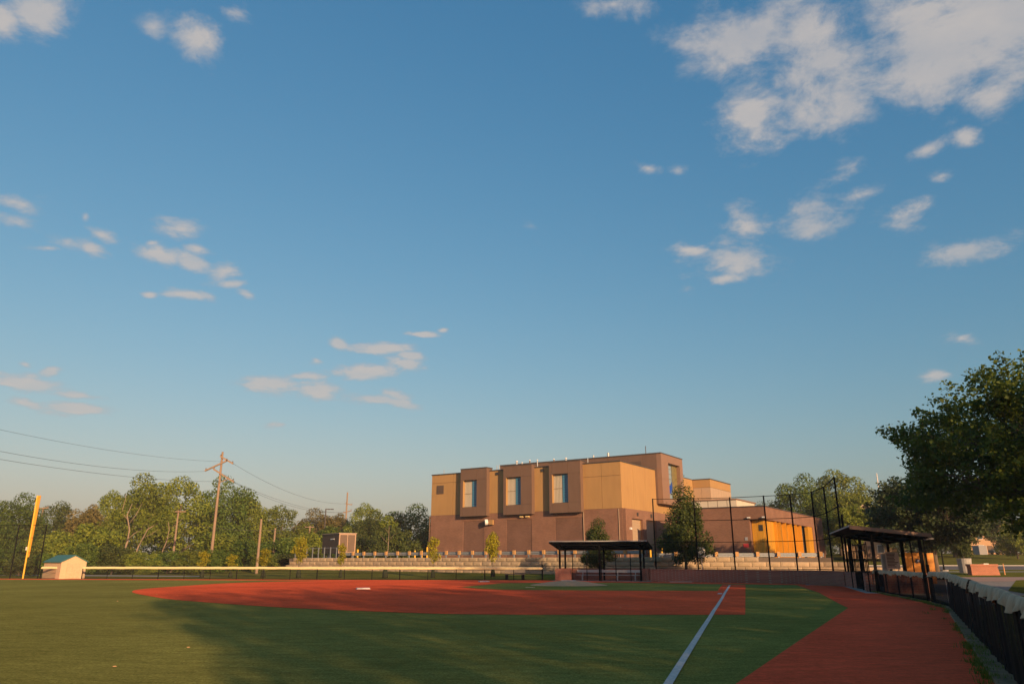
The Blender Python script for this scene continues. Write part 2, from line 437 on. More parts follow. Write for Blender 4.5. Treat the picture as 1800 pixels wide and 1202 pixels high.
class MB:
    def __init__(s): s.v = []; s.f = []

    def box(s, x0, x1, y0, y1, z0, z1, M=None):
        n = len(s.v)
        pts = [(x0, y0, z0), (x1, y0, z0), (x1, y1, z0), (x0, y1, z0), (x0, y0, z1), (x1, y0, z1), (x1, y1, z1), (x0, y1, z1)]
        s.v += [tuple(M @ Vector(p)) for p in pts] if M else pts
        s.f += [tuple(n + i for i in q) for q in ((0, 3, 2, 1), (4, 5, 6, 7), (0, 1, 5, 4), (1, 2, 6, 5), (2, 3, 7, 6), (3, 0, 4, 7))]
        return s

    def bar(s, a, b, w, h=None):
        """straight square bar from a to b"""
        h = h or w
        a, b = Vector(a), Vector(b)
        d = (b - a)
        q = d.to_track_quat('Z', 'Y').to_matrix().to_4x4()
        return s.box(-w / 2, w / 2, -h / 2, h / 2, 0, d.length, Matrix.Translation(a) @ q)

    def tube(s, pts, rad, n=8, cap=True):
        pts = [Vector(p) for p in pts]
        if not hasattr(rad, '__len__'): rad = [rad] * len(pts)
        base = len(s.v)
        up = Vector((0.13, 0.07, 1)).normalized()
        for i, p in enumerate(pts):
            d = (pts[min(i + 1, len(pts) - 1)] - pts[max(i - 1, 0)]).normalized()
            a = d.cross(Vector((1, .2, .1)) if abs(d.dot(up)) > .95 else up).normalized()
            b = d.cross(a)
            for k in range(n):
                t = 2 * math.pi * k / n
                s.v.append(tuple(p + (a * math.cos(t) + b * math.sin(t)) * rad[i]))
        for i in range(len(pts) - 1):
            for k in range(n):
                k2 = (k + 1) % n
                s.f.append((base + i * n + k, base + i * n + k2, base + (i + 1) * n + k2, base + (i + 1) * n + k))
        if cap:
            s.f.append(tuple(base + k for k in range(n))[::-1])
            s.f.append(tuple(base + (len(pts) - 1) * n + k for k in range(n)))
        return s

    def cyl(s, x, y, z0, z1, r0, r1=None, n=12):
        return s.tube([(x, y, z0), (x, y, z1)], [r0, r0 if r1 is None else r1], n)

    def sheet(s, poly, z):
        n = len(s.v)
        s.v += [(p[0], p[1], z if len(p) < 3 else p[2]) for p in poly]
        s.f.append(tuple(range(n, n + len(poly))))
        return s

    def prism(s, poly, axis, a0, a1):
        """polygon in two axes extruded along the third ('x','y','z')"""
        n = len(s.v); k = len(poly)

        def P(p, a):
            return {'x': (a, p[0], p[1]), 'y': (p[0], a, p[1]), 'z': (p[0], p[1], a)}[axis]
        s.v += [P(p, a0) for p in poly] + [P(p, a1) for p in poly]
        s.f.append(tuple(range(n, n + k))[::-1]); s.f.append(tuple(range(n + k, n + 2 * k)))
        for i in range(k):
            j = (i + 1) % k
            s.f.append((n + i, n + j, n + k + j, n + k + i))
        return s

    def build(s, name, material, parent=None, smooth=False):
        me = bpy.data.meshes.new(name)
        me.from_pydata(s.v, [], s.f)
        me.update()
        import bmesh
        bm = bmesh.new(); bm.from_mesh(me)
        bmesh.ops.recalc_face_normals(bm, faces=bm.faces)
        bm.to_mesh(me); bm.free()
        if smooth: me.polygons.foreach_set('use_smooth', [True] * len(me.polygons))
        me.materials.append(MATS[material] if isinstance(material, str) else material)
        o = bpy.data.objects.new(name, me)
        COL.objects.link(o)
        if parent: o.parent = parent
        return o


def tag(o, label, cat, group=None):
    o['label'] = label; o['category'] = cat
    if group: o['group'] = group
    return o


def thing(name, label, cat, loc=(0, 0, 0), rz=0.0, group=None, scale=None):
    o = bpy.data.objects.new(name, None)
    o.empty_display_size = .3
    COL.objects.link(o)
    o.location = loc; o.rotation_euler = (0, 0, rz)
    if scale: o.scale = scale
    return tag(o, label, cat, group)


def struct(o):
    o['kind'] = 'structure'
    return o


def dup(o, parent):
    c = o.copy(); COL.objects.link(c); c.parent = parent
    return c


def mesh_np(name, verts, quads, material, parent=None):
    me = bpy.data.meshes.new(name)
    nv, nf = len(verts), len(quads)
    me.vertices.add(nv); me.vertices.foreach_set('co', verts.astype(np.float32).ravel())
    me.loops.add(nf * 4); me.loops.foreach_set('vertex_index', quads.astype(np.int32).ravel())
    me.polygons.add(nf)
    me.polygons.foreach_set('loop_start', np.arange(0, nf * 4, 4, dtype=np.int32))
    me.polygons.foreach_set('loop_total', np.full(nf, 4, dtype=np.int32))
    me.update(calc_edges=True)
    me.materials.append(MATS[material] if isinstance(material, str) else material)
    o = bpy.data.objects.new(name, me)
    COL.objects.link(o)
    if parent: o.parent = parent
    return o


def leaves(rng, P, Nrm, size, aspect=.62):
    """one folded rhombic leaf per point"""
    n = len(P)
    Nrm = Nrm / np.maximum(np.linalg.norm(Nrm, axis=1, keepdims=True), 1e-6)
    R = rng.normal(size=(n, 3))
    T = np.cross(Nrm, R); T /= np.maximum(np.linalg.norm(T, axis=1, keepdims=True), 1e-6)
    B = np.cross(Nrm, T)
    s = np.asarray(size)[:, None]
    w = s * aspect * .5
    V = np.empty((n, 4, 3))
    V[:, 0] = P - T * s * .5
    V[:, 1] = P + B * w - T * s * .08 + Nrm * s * .12
    V[:, 2] = P + T * s * .5
    V[:, 3] = P - B * w - T * s * .08 + Nrm * s * .12
    return V.reshape(-1, 3), np.arange(n * 4).reshape(n, 4)


def clump_points(rng, c, r, n, flat=.8):
    u = rng.normal(size=(n, 3)); u /= np.linalg.norm(u, axis=1, keepdims=True)
    rad = .45 + .6 * rng.random((n, 1)) ** .6
    off = u * rad * r; off[:, 2] *= flat
    nr = u * .7 + rng.normal(size=(n, 3)) * .55 + np.array([0, 0, .35])
    return c + off, nr


def make_tree_parts(seed, h, R, base, n_clump, n_leaf, lsize, clump_r, trunk_r, shape='round', lean=(0, 0)):
    """returns (crown verts, crown quads, wood MB): tapered trunk, limbs to the clumps, leaf clumps through the crown"""
    rng = np.random.default_rng(seed)
    cz = (h + base) / 2; hz = (h - base) / 2
    cents = []
    tries = 0
    while len(cents) < n_clump and tries < 6000:
        tries += 1
        u = rng.normal(size=3); u /= np.linalg.norm(u)
        k = .35 + .62 * rng.random() ** .5
        zz = cz + u[2] * hz * k
        t = (zz - base) / (h - base)
        if shape == 'cone': prof = max(.12, 1.12 - t * 1.0) * min(1, .45 + t * 3.5)
        elif shape == 'egg': prof = math.sqrt(max(0.05, 1 - (2 * t - .75) ** 2 / 1.7))
        else: prof = 1.0
        rr = R * k * prof * (.8 + .4 * rng.random())
        if shape == 'cone':
            ang = rng.random() * 6.283
            q = np.array([math.cos(ang), math.sin(ang)]) * R * prof * (.3 + .62 * rng.random() ** .6)
            p = np.array([q[0], q[1], zz])
        else:
            p = np.array([u[0] * rr, u[1] * rr, zz])
        p[:2] += np.array(lean) * t
        if all(np.linalg.norm(p - q) > clump_r * .62 for q in cents): cents.append(p)
    PV, NV, SV = [], [], []
    for c in cents:
        r = clump_r * (.65 + .6 * rng.random())
        n = max(8, int(n_leaf / len(cents) * (r / clump_r) ** 1.6))
        p, nr = clump_points(rng, c, r, n)
        PV.append(p); NV.append(nr); SV.append(lsize * (.65 + .7 * rng.random(n)))
        m = n // 30 if shape == 'cone' else 0                                     # a few stray leaves and shoots that break the outline
        d = c - np.array([0, 0, cz * .8]); d /= np.linalg.norm(d) + 1e-6
        tt = rng.random((m, 1))
        PV.append(c + d * r * (.75 + .5 * tt) + rng.normal(size=(m, 3)) * r * .3); NV.append(rng.normal(size=(m, 3))); SV.append(lsize * (.6 + .5 * rng.random(m)))
    V, Q = leaves(rng, np.vstack(PV), np.vstack(NV), np.concatenate(SV))
    wood = MB()
    top = np.array([lean[0] * .6, lean[1] * .6, base + (h - base) * .72])
    pts = []; rads = []
    for i in range(6):
        t = i / 5
        pts.append((top[0] * t * t + .12 * math.sin(3 * t + seed), top[1] * t * t + .1 * math.cos(4 * t + seed), top[2] * t)); rads.append(trunk_r * (1 - .75 * t) * (1.35 if i == 0 else 1))
    wood.tube(pts, rads, 9)
    for c in cents[::2]:
        t0 = max(.12, min(.9, (c[2] - .35 * np.linalg.norm(c[:2]) - .4) / top[2]))
        a = Vector((top[0] * t0 * t0, top[1] * t0 * t0, top[2] * t0)); b = Vector(c)
        m = a.lerp(b, .5) + Vector((rng.normal() * .2, rng.normal() * .2, .3))
        r0 = trunk_r * (1 - .75 * t0) * .45
        wood.tube([a, m, b], [r0, r0 * .6, r0 * .22], 5, False)
    return V, Q, wood


def tree_proto(seed, h, R, base, nc, nl, ls, cr, tr, leaf, bark='bark', shape='round', lean=(0, 0)):
    V, Q, w = make_tree_parts(seed, h, R, base, nc, nl, ls, cr, tr, shape, lean)
    c = mesh_np('crown', V, Q, leaf)
    t = w.build('trunk', bark, None, True)
    COL.objects.unlink(c); COL.objects.unlink(t)
    return (c.data, t.data)


def tree_from(proto, name, label, loc, rz, sc, group=None, leaf=None, cat='tree'):
    e = thing(name, label, cat, loc, rz, group, sc)
    for nm, me in (('crown', proto[0]), ('trunk', proto[1])):
        o = bpy.data.objects.new(nm, me); COL.objects.link(o); o.parent = e
        if nm == 'crown' and leaf:
            o.material_slots[0].link = 'OBJECT'; o.material_slots[0].material = MATS[leaf]
    return e


# ------------------------------------------------------------------ ground
def gpoly(pts): return [g(*p) for p in pts]


def spline(pts, n=8):
    out = []
    for i in range(len(pts) - 1):
        p0 = Vector(pts[max(i - 1, 0)]); p1 = Vector(pts[i]); p2 = Vector(pts[i + 1]); p3 = Vector(pts[min(i + 2, len(pts) - 1)])
        for k in range(n):
            t = k / n
            out.append(tuple(.5 * ((2 * p1) + (p2 - p0) * t + (2 * p0 - 5 * p1 + 4 * p2 - p3) * t * t + (3 * p1 - p0 - 3 * p2 + p3) * t ** 3)))
    out.append(tuple(pts[-1]))
    return out


YB = [-900, -60, 0, 84, 104, 121, 160, 172, 260, 1200, 4000]
ZB = [0, 0, 0, 0, .50, .95, 2.85, 3.05, 4.0, 4.0, 4.0]


def ground_h(x, y):
    k = min(1, max(0, (x - 26) / 12.0))
    return k * float(np.interp(y, YB, ZB))


xs = [-4000, -900, -300, -120, -60, 0, 26, 29, 32, 35, 38, 60, 120, 300, 900, 4000]
mb = MB()
for y in YB:
    for x in xs: mb.v.append((x, y, ground_h(x, y) - .03))
nx = len(xs)
for j in range(len(YB) - 1):
    for i in range(nx - 1): mb.f.append((j * nx + i, j * nx + i + 1, (j + 1) * nx + i + 1, (j + 1) * nx + i))
struct(mb.build('ground', 'lawn'))

# far fence line, wall of the backstop, near fence line (metres, from the photo)
FENCE_L = Vector((-46.6, 74.2)); FENCE_R = Vector((2.75, 68.0))
NEAR = [(22.2, 51.9), (20.0, 43.0), (17.3, 32.5), (16.0, 28.6), (7.7, 12.6), (1.3, 0.0), (-5.2, -12.6), (-18, -37)]
turf_poly = [(-95, 80), (-46.6, 75.0), (2.75, 69), (11.5, 65), (18.5, 61.5), (22.6, 57), (22.6, 52)] + [(x + .15, y) for x, y in NEAR[1:]] + [(-95, -37)]
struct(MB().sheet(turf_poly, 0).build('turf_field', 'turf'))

# warning track along the far fence and the foul side track beside the near fence
trk = MB()
n0 = len(trk.v)
far_out = [(-95, 79), (-46.6, 74.1), (2.75, 68.0), (5, 67.2), (11.4, 63.8), (18.1, 60.4), (21.1, 57.5), (22.2, 51.8), (20.0, 42.9), (17.3, 32.4), (16.0, 28.5), (7.7, 12.5), (1.3, -.1), (-5.2, -12.7)]
far_in = [(-95, 76.6), (-46.6, 71.4), (2.75, 64.8), (5, 63.2), (10.0, 59.9), (16.6, 57.6), (18.0, 56.4), g(1400, 1027.8), (16.6, 42.2), g(1478, 1062), g(1491, 1068), g(1395, 1132), g(1295.5, 1200), (-8.6, -12.7)]
trk.v += [(x, y, .004) for x, y in far_out] + [(x, y, .004) for x, y in far_in]
k = len(far_out)
for i in range(k - 1): trk.f.append((i, i + 1, k + i + 1, k + i))
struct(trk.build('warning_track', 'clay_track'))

# the infield: outer arc, straight edge beside the foul line
low = spline(gpoly([(236, 1037), (232, 1040), (240, 1043), (267, 1048), (300, 1053), (400, 1061), (500, 1067.5), (600, 1072), (753, 1077.8), (884, 1079.8), (1100, 1080.2)]), 5)
right = gpoly([(1310, 1080), (1310.5, 1027.5)])
up = [(12, 60.5), (2, 64.5), (-9, 66.2)] + spline(gpoly([(600, 1019.6), (500, 1021.5), (400, 1024.6), (300, 1031), (256, 1034.4), (236, 1037)]), 4)
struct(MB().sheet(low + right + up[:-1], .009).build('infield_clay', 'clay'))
inner = gpoly([(811, 1031.5), (850, 1028), (884, 1024.6), (1000, 1023.4), (1140, 1024.4), (1270, 1027), (1261, 1038.3), (1050, 1037.8), (884, 1036.2), (840, 1034)])
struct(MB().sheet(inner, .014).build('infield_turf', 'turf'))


def strip(pts, w, z):
    m = MB(); L_ = []; R_ = []
    for i, p in enumerate(pts):
        a = Vector(pts[max(0, i - 1)]); b = Vector(pts[min(len(pts) - 1, i + 1)])
        d = (b - a).normalized(); nrm = Vector((-d.y, d.x)) * w / 2
        L_.append(Vector(p) + nrm); R_.append(Vector(p) - nrm)
    m.v += [(p.x, p.y, z) for p in L_] + [(p.x, p.y, z) for p in R_]
    k = len(pts)
    for i in range(k - 1): m.f.append((i, i + 1, k + i + 1, k + i))
    return m


rnd = random.Random(4)
h0 = Vector(g(1283, 1028.5)); h1 = Vector(g(1176, 1202)); dl = (h1 - h0)
fl = [tuple(h0 + dl * (i / 14) + Vector((rnd.uniform(-.012, .012), 0))) for i in range(15)] + [tuple(h0 + dl * 1.25)]
fo = strip(fl, .125, .019)
fdir = dl.normalized(); perp = Vector((-fdir.y, fdir.x))
tp = Vector(g(1268, 1043.5))
c = tp
n = len(fo.v)
a = c - perp * .0; b = c + Vector(g(1255, 1043.5)) - c
q0 = Vector(g(1270, 1042.8)); q1 = Vector(g(1262, 1042.8)); q2 = Vector(g(1261, 1044.4)); q3 = Vector(g(1269, 1044.4))
fo.sheet([tuple(q0), tuple(q1), tuple(q2), tuple(q3)], .0235)
struct(fo.build('foul_line', M_line))

# bases, pitching mound
for px, py, lab in ((638, 1035, 'white base on the sunlit red clay at the far left of the infield'), (850.5, 1022.3, 'white base on the red clay in front of the bench behind the fence')):
    x, y = g(px, py)
    bs = thing('base', lab, 'base', (x, y, .009), .3, 'bases on the infield')
    MB().prism([(-.38, -.3), (.38, -.3), (.38, .3), (-.38, .3)], 'z', 0, .07).build('pad', M_white, bs)
    MB().box(-.41, .41, -.33, .33, 0, .02).build('rubber_skirt', M_white, bs)
mx_, my_ = g(1002, 1029)
md = thing('pitching_mound', 'low tan pitching mound with white plate on the green infield turf', 'mound', (mx_, my_ + 1.2, .014), .0)
m = MB(); rings = [(2.6, 0), (2.1, .08), (1.2, .22), (.55, .27)]; nn = 28
for r, z in rings:
    for k in range(nn):
        t = 2 * math.pi * k / nn
        m.v.append((r * 1.05 * math.cos(t), r * math.sin(t), z))
for i in range(3):
    for k in range(nn): m.f.append((i * nn + k, i * nn + (k + 1) % nn, (i + 1) * nn + (k + 1) % nn, (i + 1) * nn + k))
m.f.append(tuple(3 * nn + k for k in range(nn)))
m.build('pad', M_mound, md, True)
MB().box(-.5, .5, -.12, .12, .268, .32).build('pitching_plate', M_white, md)
x, y = g(1453, 1028.3)
od = thing('on_deck_circle', 'faint white ring painted on the red clay near the backstop corner', 'marking', (x, y + .3, .010))
m = MB(); nn = 40
for r in (1.12, 1.3):
    for k in range(nn): m.v.append((r * math.cos(2 * math.pi * k / nn), r * math.sin(2 * math.pi * k / nn), .004))
for k in range(nn): m.f.append((k, (k + 1) % nn, nn + (k + 1) % nn, nn + k))
m.build('ring', mat('chalk', (.33, .25, .23), .9), od)
x, y = g(1197, 1022.8)
tag(MB().box(x - .9, x + .9, y - .05, y + .05, .010, .05).build('chalk_board', M_line), 'thin white strip lying at the foot of the brick backstop wall', 'strip')
x, y = g(932, 1032.5)
tag(MB().box(x - .3, x + .3, y - .05, y + .05, .014, .03).build('pitching_strip', M_line), 'small pale strip on the green infield turf left of the mound', 'strip')

# ------------------------------------------------------------------ ground beyond the near fence on the right
def drape(name, material, pts, eps):
    m = MB(); m.sheet([(x, y, ground_h(x, y) - .03 + eps) for x, y in pts], 0)
    return struct(m.build(name, material))


M_walk = mat('walk_grey', (.20, .175, .15), .95, var=.15, scale=1.5, dirt=(.13, .11, .09, .5), dscale=.4)
drape('walkway', M_walk, [(18.8, 33), (21, 43), (24.5, 50), (25.9, 57), (25.9, 66), (66, 66), (80, 66), (47, 44.0), (38.5, 42.5), (33, 42.8)], .006)
drape('concrete_path', M_conc, [(17.6, 31.4), (19.5, 36), (21.5, 42.5), (26, 43.2), (33, 42.6), (25, 37.2), (19.0, 31.0)], .010)
drape('lawn_island', 'lawn', [g(1772, 1037), g(1786, 1019), g(1850, 1016), g(1880, 1042), g(1800, 1042)], .012)
drape('lawn_strip', 'lawn', [g(1748, 1045), g(1764, 1060), g(1860, 1070), g(1860, 1047)], .016)
drape('paving', M_paver, [(25.9, 66.2), (25.9, 83), (54, 83), (56, 66.2)], .006)
drape('concrete_apron', M_conc, [(54.4, 83.5), (56.2, 66.3), (90, 66.3), (110, 83.5)], .010)


def band(name, material, x0, x1, y0, y1, eps, h=0.0):
    """a strip across the rising ground to the right"""
    ys = [y0] + [v for v in YB if y0 < v < y1] + [y1]
    m = MB()
    xx = [38, 60, x1]
    for y in ys:
        for x in xx: m.v.append((max(x, x0), y, float(np.interp(y, YB, ZB)) - .03 + eps + h))
    for j in range(len(ys) - 1):
        for i in range(2): m.f.append((j * 3 + i, j * 3 + i + 1, j * 3 + i + 4, j * 3 + i + 3))
    return struct(m.build(name, material))


band('footpath', M_conc, 38, 170, 97.0, 98.8, .008)
band('kerb', M_conc, 38, 170, 104.2, 104.6, .10)
band('road', M_asph, 38, 170, 104.6, 119.0, .008)
kb = MB().box(38, 170, 119.0, 119.5, .4, float(np.interp(119.5, YB, ZB)) + .10); struct(kb.build('far_kerb', M_conc))
band('far_footpath', mat('path_pale', (.42, .38, .31), .9), 38, 170, 119.5, 122.5, .012)

# terrace behind the retaining wall
W0, W1, W2, W3 = Vector((-30.6, 105)), Vector((13.6, 75)), Vector((30.2, 72.3)), Vector((37.5, 69.8))
m = MB()
tp_ = [(W0.x - 2, W0.y + 3.5, 1.9), (W0.x + .3, W0.y + .6, 1.9), (W1.x, W1.y + .55, 1.9), (20, 74.6, 1.9), (W2.x, W2.y + .5, 1.45), (W3.x, W3.y + .5, .6), (44, 72, -.3), (62, 100, -.4), (80, 190, 2.6), (60, 260, 2.5), (-20, 260, 1.9), (-40, 150, 1.9)]
m.sheet(tp_, 0)
m.f = []
cx = (5, 130, 1.9); m.v.append(cx); kk = len(tp_)
for i in range(kk): m.f.append((i, (i + 1) % kk, kk))
struct(m.build('terrace', M_asph))

# path and grass beyond the far fence
struct(MB().sheet([(-62, 92), (-40, 86.5), (-29, 84), (-26, 86), (-38, 90), (-60, 97)], -.02).build('path', M_conc))

# ------------------------------------------------------------------ far outfield fence with yellow cap
def far_fence(x0, x1, label, spacing=2.55, name='outfield_fence'):
    d = (FENCE_R - FENCE_L); ux = d.normalized(); rz = math.atan2(ux.y, ux.x)
    o = FENCE_L + d * ((x0 - FENCE_L.x) / d.x)
    Ln = (x1 - x0) / ux.x
    f = thing(name, label, 'fence', (o.x, o.y, 0), rz)
    n = max(1, round(Ln / spacing))
    H = 1.06
    for i in range(n + 1):
        r = .045 if i % 3 == 0 else .03
        MB().cyl(Ln * i / n, 0, -.03, H - .02, r, n=8).build('post', M_black, f)
    MB().tube([(0, 0, .06), (Ln, 0, .06)], .02, 6).build('bottom_rail', M_black, f)
    MB().tube([(0, 0, .55), (Ln, 0, .55)], .012, 6).build('middle_rail', M_black, f)
    m = MB(); N = max(4, int(Ln / .5))
    prof = [(-.055, -.11), (-.075, -.02), (-.05, .06), (0, .085), (.05, .06), (.075, -.02), (.055, -.11)]
    rr = random.Random(int(abs(x0) * 10))
    for i in range(N + 1):
        w = rr.uniform(-.012, .012)
        for (y, z) in prof: m.v.append((Ln * i / N, y, H - .03 + z + w))
    k = len(prof)
    for i in range(N):
        for j in range(k - 1): m.f.append((i * k + j, i * k + j + 1, (i + 1) * k + j + 1, (i + 1) * k + j))
    m.build('cap', M_cap, f, True)
    MB().sheet([(0, .0, .03), (Ln, .0, .03), (Ln, .0, H - .05), (0, .0, H - .05)], 0).build('mesh', 'chain_link', f)
    return f


far_fence(-45.0, -43.15, 'short black fence length with yellow cap left of the tan shed')
fx = far_fence(-40.75, 2.7, 'long low black outfield fence with yellow cap below the block wall')
MB().box(43.7, 43.8, -.06, .06, 0, 1.35).build('end_post', M_black, fx)

# shed
e = thing('storage_shed', 'tan gabled storage shed with green roof by the yellow pole', 'shed', (-42.8, 73.3, -.02), math.atan2(.8, .6))
GW, SL, EV, AP = 2.3, 3.7, 1.6, 2.12
wl = MB()
wl.prism([(0, 0), (GW, 0), (GW, EV), (GW / 2, AP), (0, EV)], 'y', 0, SL).build('wall', M_shed, e)
for s_ in (0, 1):
    m = MB()
    ax, bx_ = (-.12, GW / 2) if s_ == 0 else (GW + .12, GW / 2)
    za = EV - .10
    m.prism([(ax, za), (bx_, AP + .02), (bx_, AP + .10), (ax, za + .07)], 'y', -.12, SL + .12).build('roof_slope', M_roofg, e)
MB().box(.55, 1.75, -.035, -.003, .05, 1.45).build('door', mat('shed_door', (.48, .34, .20), .8), e)
MB().box(1.1, 1.14, -.05, -.036, .05, 1.45).build('door_split', M_shed, e)
for x in (0, GW - .09): MB().box(x, x + .09, -.025, -.002, 0, EV).build('corner_board', M_shed, e)

# foul pole
x, y = g(40, 1016.5)
fp = thing('foul_pole', 'yellow foul pole with tall wing panel beside the tan shed', 'pole', (x, y, 0), 0)
MB().cyl(0, 0, -.05, 7.85, .075, n=12).build('pole', M_ylw, fp)
m = MB(); m.prism([(.09, 2.0), (.24, 2.0), (.35, 7.85), (.09, 7.85)], 'y', -.03, .03); m.build('wing_panel', mat('pole_orange_yellow', (.55, .25, .02), .6, var=.15), fp)
for z in (2.1, 3.5, 4.9, 6.3, 7.7): MB().box(.06, .12, -.05, .05, z - .04, z + .04).build('bracket', M_ylw, fp)

# tall black side fence left of the shed
f = thing('side_fence', 'tall black chain link fence behind the yellow foul pole', 'fence', (-45.6, 74.6, 0), math.atan2(4.4, -48.4) + math.pi)
L0 = 8.6
for i in range(4): MB().cyl(-L0 * i / 3, 0, -.05, 5.05, .055, n=8).build('post', M_black, f)
for z in (1.1, 2.4, 3.8, 5.0): MB().tube([(0, 0, z), (-L0, 0, z)], .025, 6).build('rail', M_black, f)
MB().sheet([(0, 0, .03), (-L0, 0, .03), (-L0, 0, 5), (0, 0, 5)], 0).build('mesh', 'chain_link', f)
MB().box(-1.75, -1.45, -.04, -.01, 2.62, 2.95).build('notice', M_white, f)

# ------------------------------------------------------------------ backstop wall and net
BW = [(11.45, 63.9), (18.1, 60.5), (20.4, 58.6), (21.6, 56.6), (22.2, 54.4), (22.2, 51.9)]


def thick_wall(name, pts, t, z0, z1, material, parent=None):
    m = MB(); A = []; B = []
    for i, p in enumerate(pts):
        a = Vector(pts[max(0, i - 1)]); b = Vector(pts[min(len(pts) - 1, i + 1)])
        d = (b - a).normalized(); nn = Vector((-d.y, d.x))
        A.append(Vector(p)); B.append(Vector(p) + nn * t)
    k = len(pts)
    for P_ in (A, B):
        for z in (z0, z1): m.v += [(p.x, p.y, z) for p in P_]
    for i in range(k - 1):
        m.f += [(i, i + 1, k + i + 1, k + i), (2 * k + i, 3 * k + i, 3 * k + i + 1, 2 * k + i + 1), (k + i, k + i + 1, 3 * k + i + 1, 3 * k + i)]
    m.f += [(0, k, 3 * k, 2 * k), (k - 1, 3 * k - 1, 4 * k - 1, 2 * k - 1)]
    return m.build(name, material, parent)


bw = thing('backstop_wall', 'low curved red brick wall below the backstop net behind home plate', 'wall')
thick_wall('brickwork', BW, .32, -.1, .93, 'brick_red', bw)
cp = [(x - .01, y - .02) for x, y in BW]
thick_wall('coping', cp, .36, .932, .985, 'brick_red', bw)
for px in (1166, 1284, 1344, 1384, 1440):
    pass
bn = thing('backstop_net', 'tall black backstop net on posts above the curved brick wall', 'net')
posts = [(11.9, 63.82, 876, 1160), (15.0, 62.25, 875, 1217), (17.6, 60.95, 873.4, 1273.5), (19.8, 59.3, 870.6, 1332), (21.25, 57.55, 868, 1385), (22.25, 55.9, 864, 1428), (22.5, 54.2, 854.6, 1447), (22.4, 52.0, 837.6, 1463)]
tops = []
for (x, y, ty, tx) in posts:
    z = at(tx, ty, y).z; tops.append((x, y, z))
    MB().cyl(x, y, .985, z, .058, n=8).build('post', M_black, bn)
for fr in (.0, .37, .68, 1.0):
    MB().tube([(x, y, 1.05 + (z - 1.1) * fr) for x, y, z in tops[:6]], .024, 6).build('rail', M_black, bn)
    MB().tube([(x, y, 1.05 + (z - 1.1) * fr) for x, y, z in tops[5:]], .03, 6).build('rail', M_black, bn)
for i in range(7):
    a, b = tops[i], tops[i + 1]
    MB().sheet([(a[0], a[1], 1.0), (b[0], b[1], 1.0), b, a], 0).build('net_panel', 'net_thin' if i < 5 else 'net_black', bn)
# the returning wing of the net beside the dugout
for (x, y) in ((22.0, 50.6), (21.6, 49.2)):
    MB().cyl(x, y, .0, 4.6 if y > 50 else 3.0, .07, n=8).build('post', M_black, bn)
MB().sheet([(22.4, 52.0, 1.0), (22.0, 50.6, 1.0), (22.0, 50.6, 4.6), (22.4, 52.0, 7.1)], 0).build('net_panel', 'net_black', bn)

# front rail, gate and pier of the right-hand dugout
dw = thing('dugout_front_wall', 'short red brick wall length and pier beside the black dugout gate', 'wall')
thick_wall('brickwork', [(22.2, 51.7), (21.75, 49.9), (21.35, 48.2)], .3, -.1, .95, 'brick_red', dw)
pr = MB(); pr.box(-.42, .42, -.35, .35, -.1, 1.0, Matrix.Translation((20.15, 43.55, 0)) @ Matrix.Rotation(math.radians(72), 4, 'Z')); pr.build('pier', 'brick_red', dw)
gt = thing('dugout_gate', 'tall black barred gate in front of the right-hand dugout', 'gate')
ga, gb = Vector((21.3, 48.0)), Vector((20.35, 44.1))
for i in range(11):
    p = ga.lerp(gb, i / 10)
    MB().box(-.02, .02, -.02, .02, .02, 2.6 if i % 5 else 2.7, Matrix.Translation((p.x, p.y, 0))).build('bar', M_black, gt)
for z in (.12, 1.02, 2.58): MB().bar((ga.x, ga.y, z), (gb.x, gb.y, z), .05).build('rail', M_black, gt)
MB().sheet([(ga.x, ga.y, .05), (gb.x, gb.y, .05), (gb.x, gb.y, 1.0), (ga.x, ga.y, 1.0)], 0).build('infill_mesh', 'windscreen_far', gt)

# ------------------------------------------------------------------ dugouts


def bench(parent_name, label, loc, rz, Ln):
    b = thing(parent_name, label, 'bench', loc, rz)
    MB().box(0, Ln, -.15, .15, .43, .47).build('seat', M_alu, b)
    MB().box(0, Ln, .22, .26, .66, .88).build('backrest', M_alu, b)
    n = 4
    for i in range(n):
        x = .5 + (Ln - 1) * i / (n - 1)
        m = MB(); m.box(x - .03, x + .03, -.12, .2, .385, .425); m.box(x - .03, x + .03, .16, .21, 0, .385); m.box(x - .03, x + .03, .265, .30, .3, .85); m.box(x - .03, x + .03, -.1, -.05, 0, .385); m.box(x - .03, x + .03, .205, .27, .36, .42)
        m.build('support', M_alu, b)
    return b


M_under = mat('roof_deck_dark', (.035, .035, .038), .5, .3)


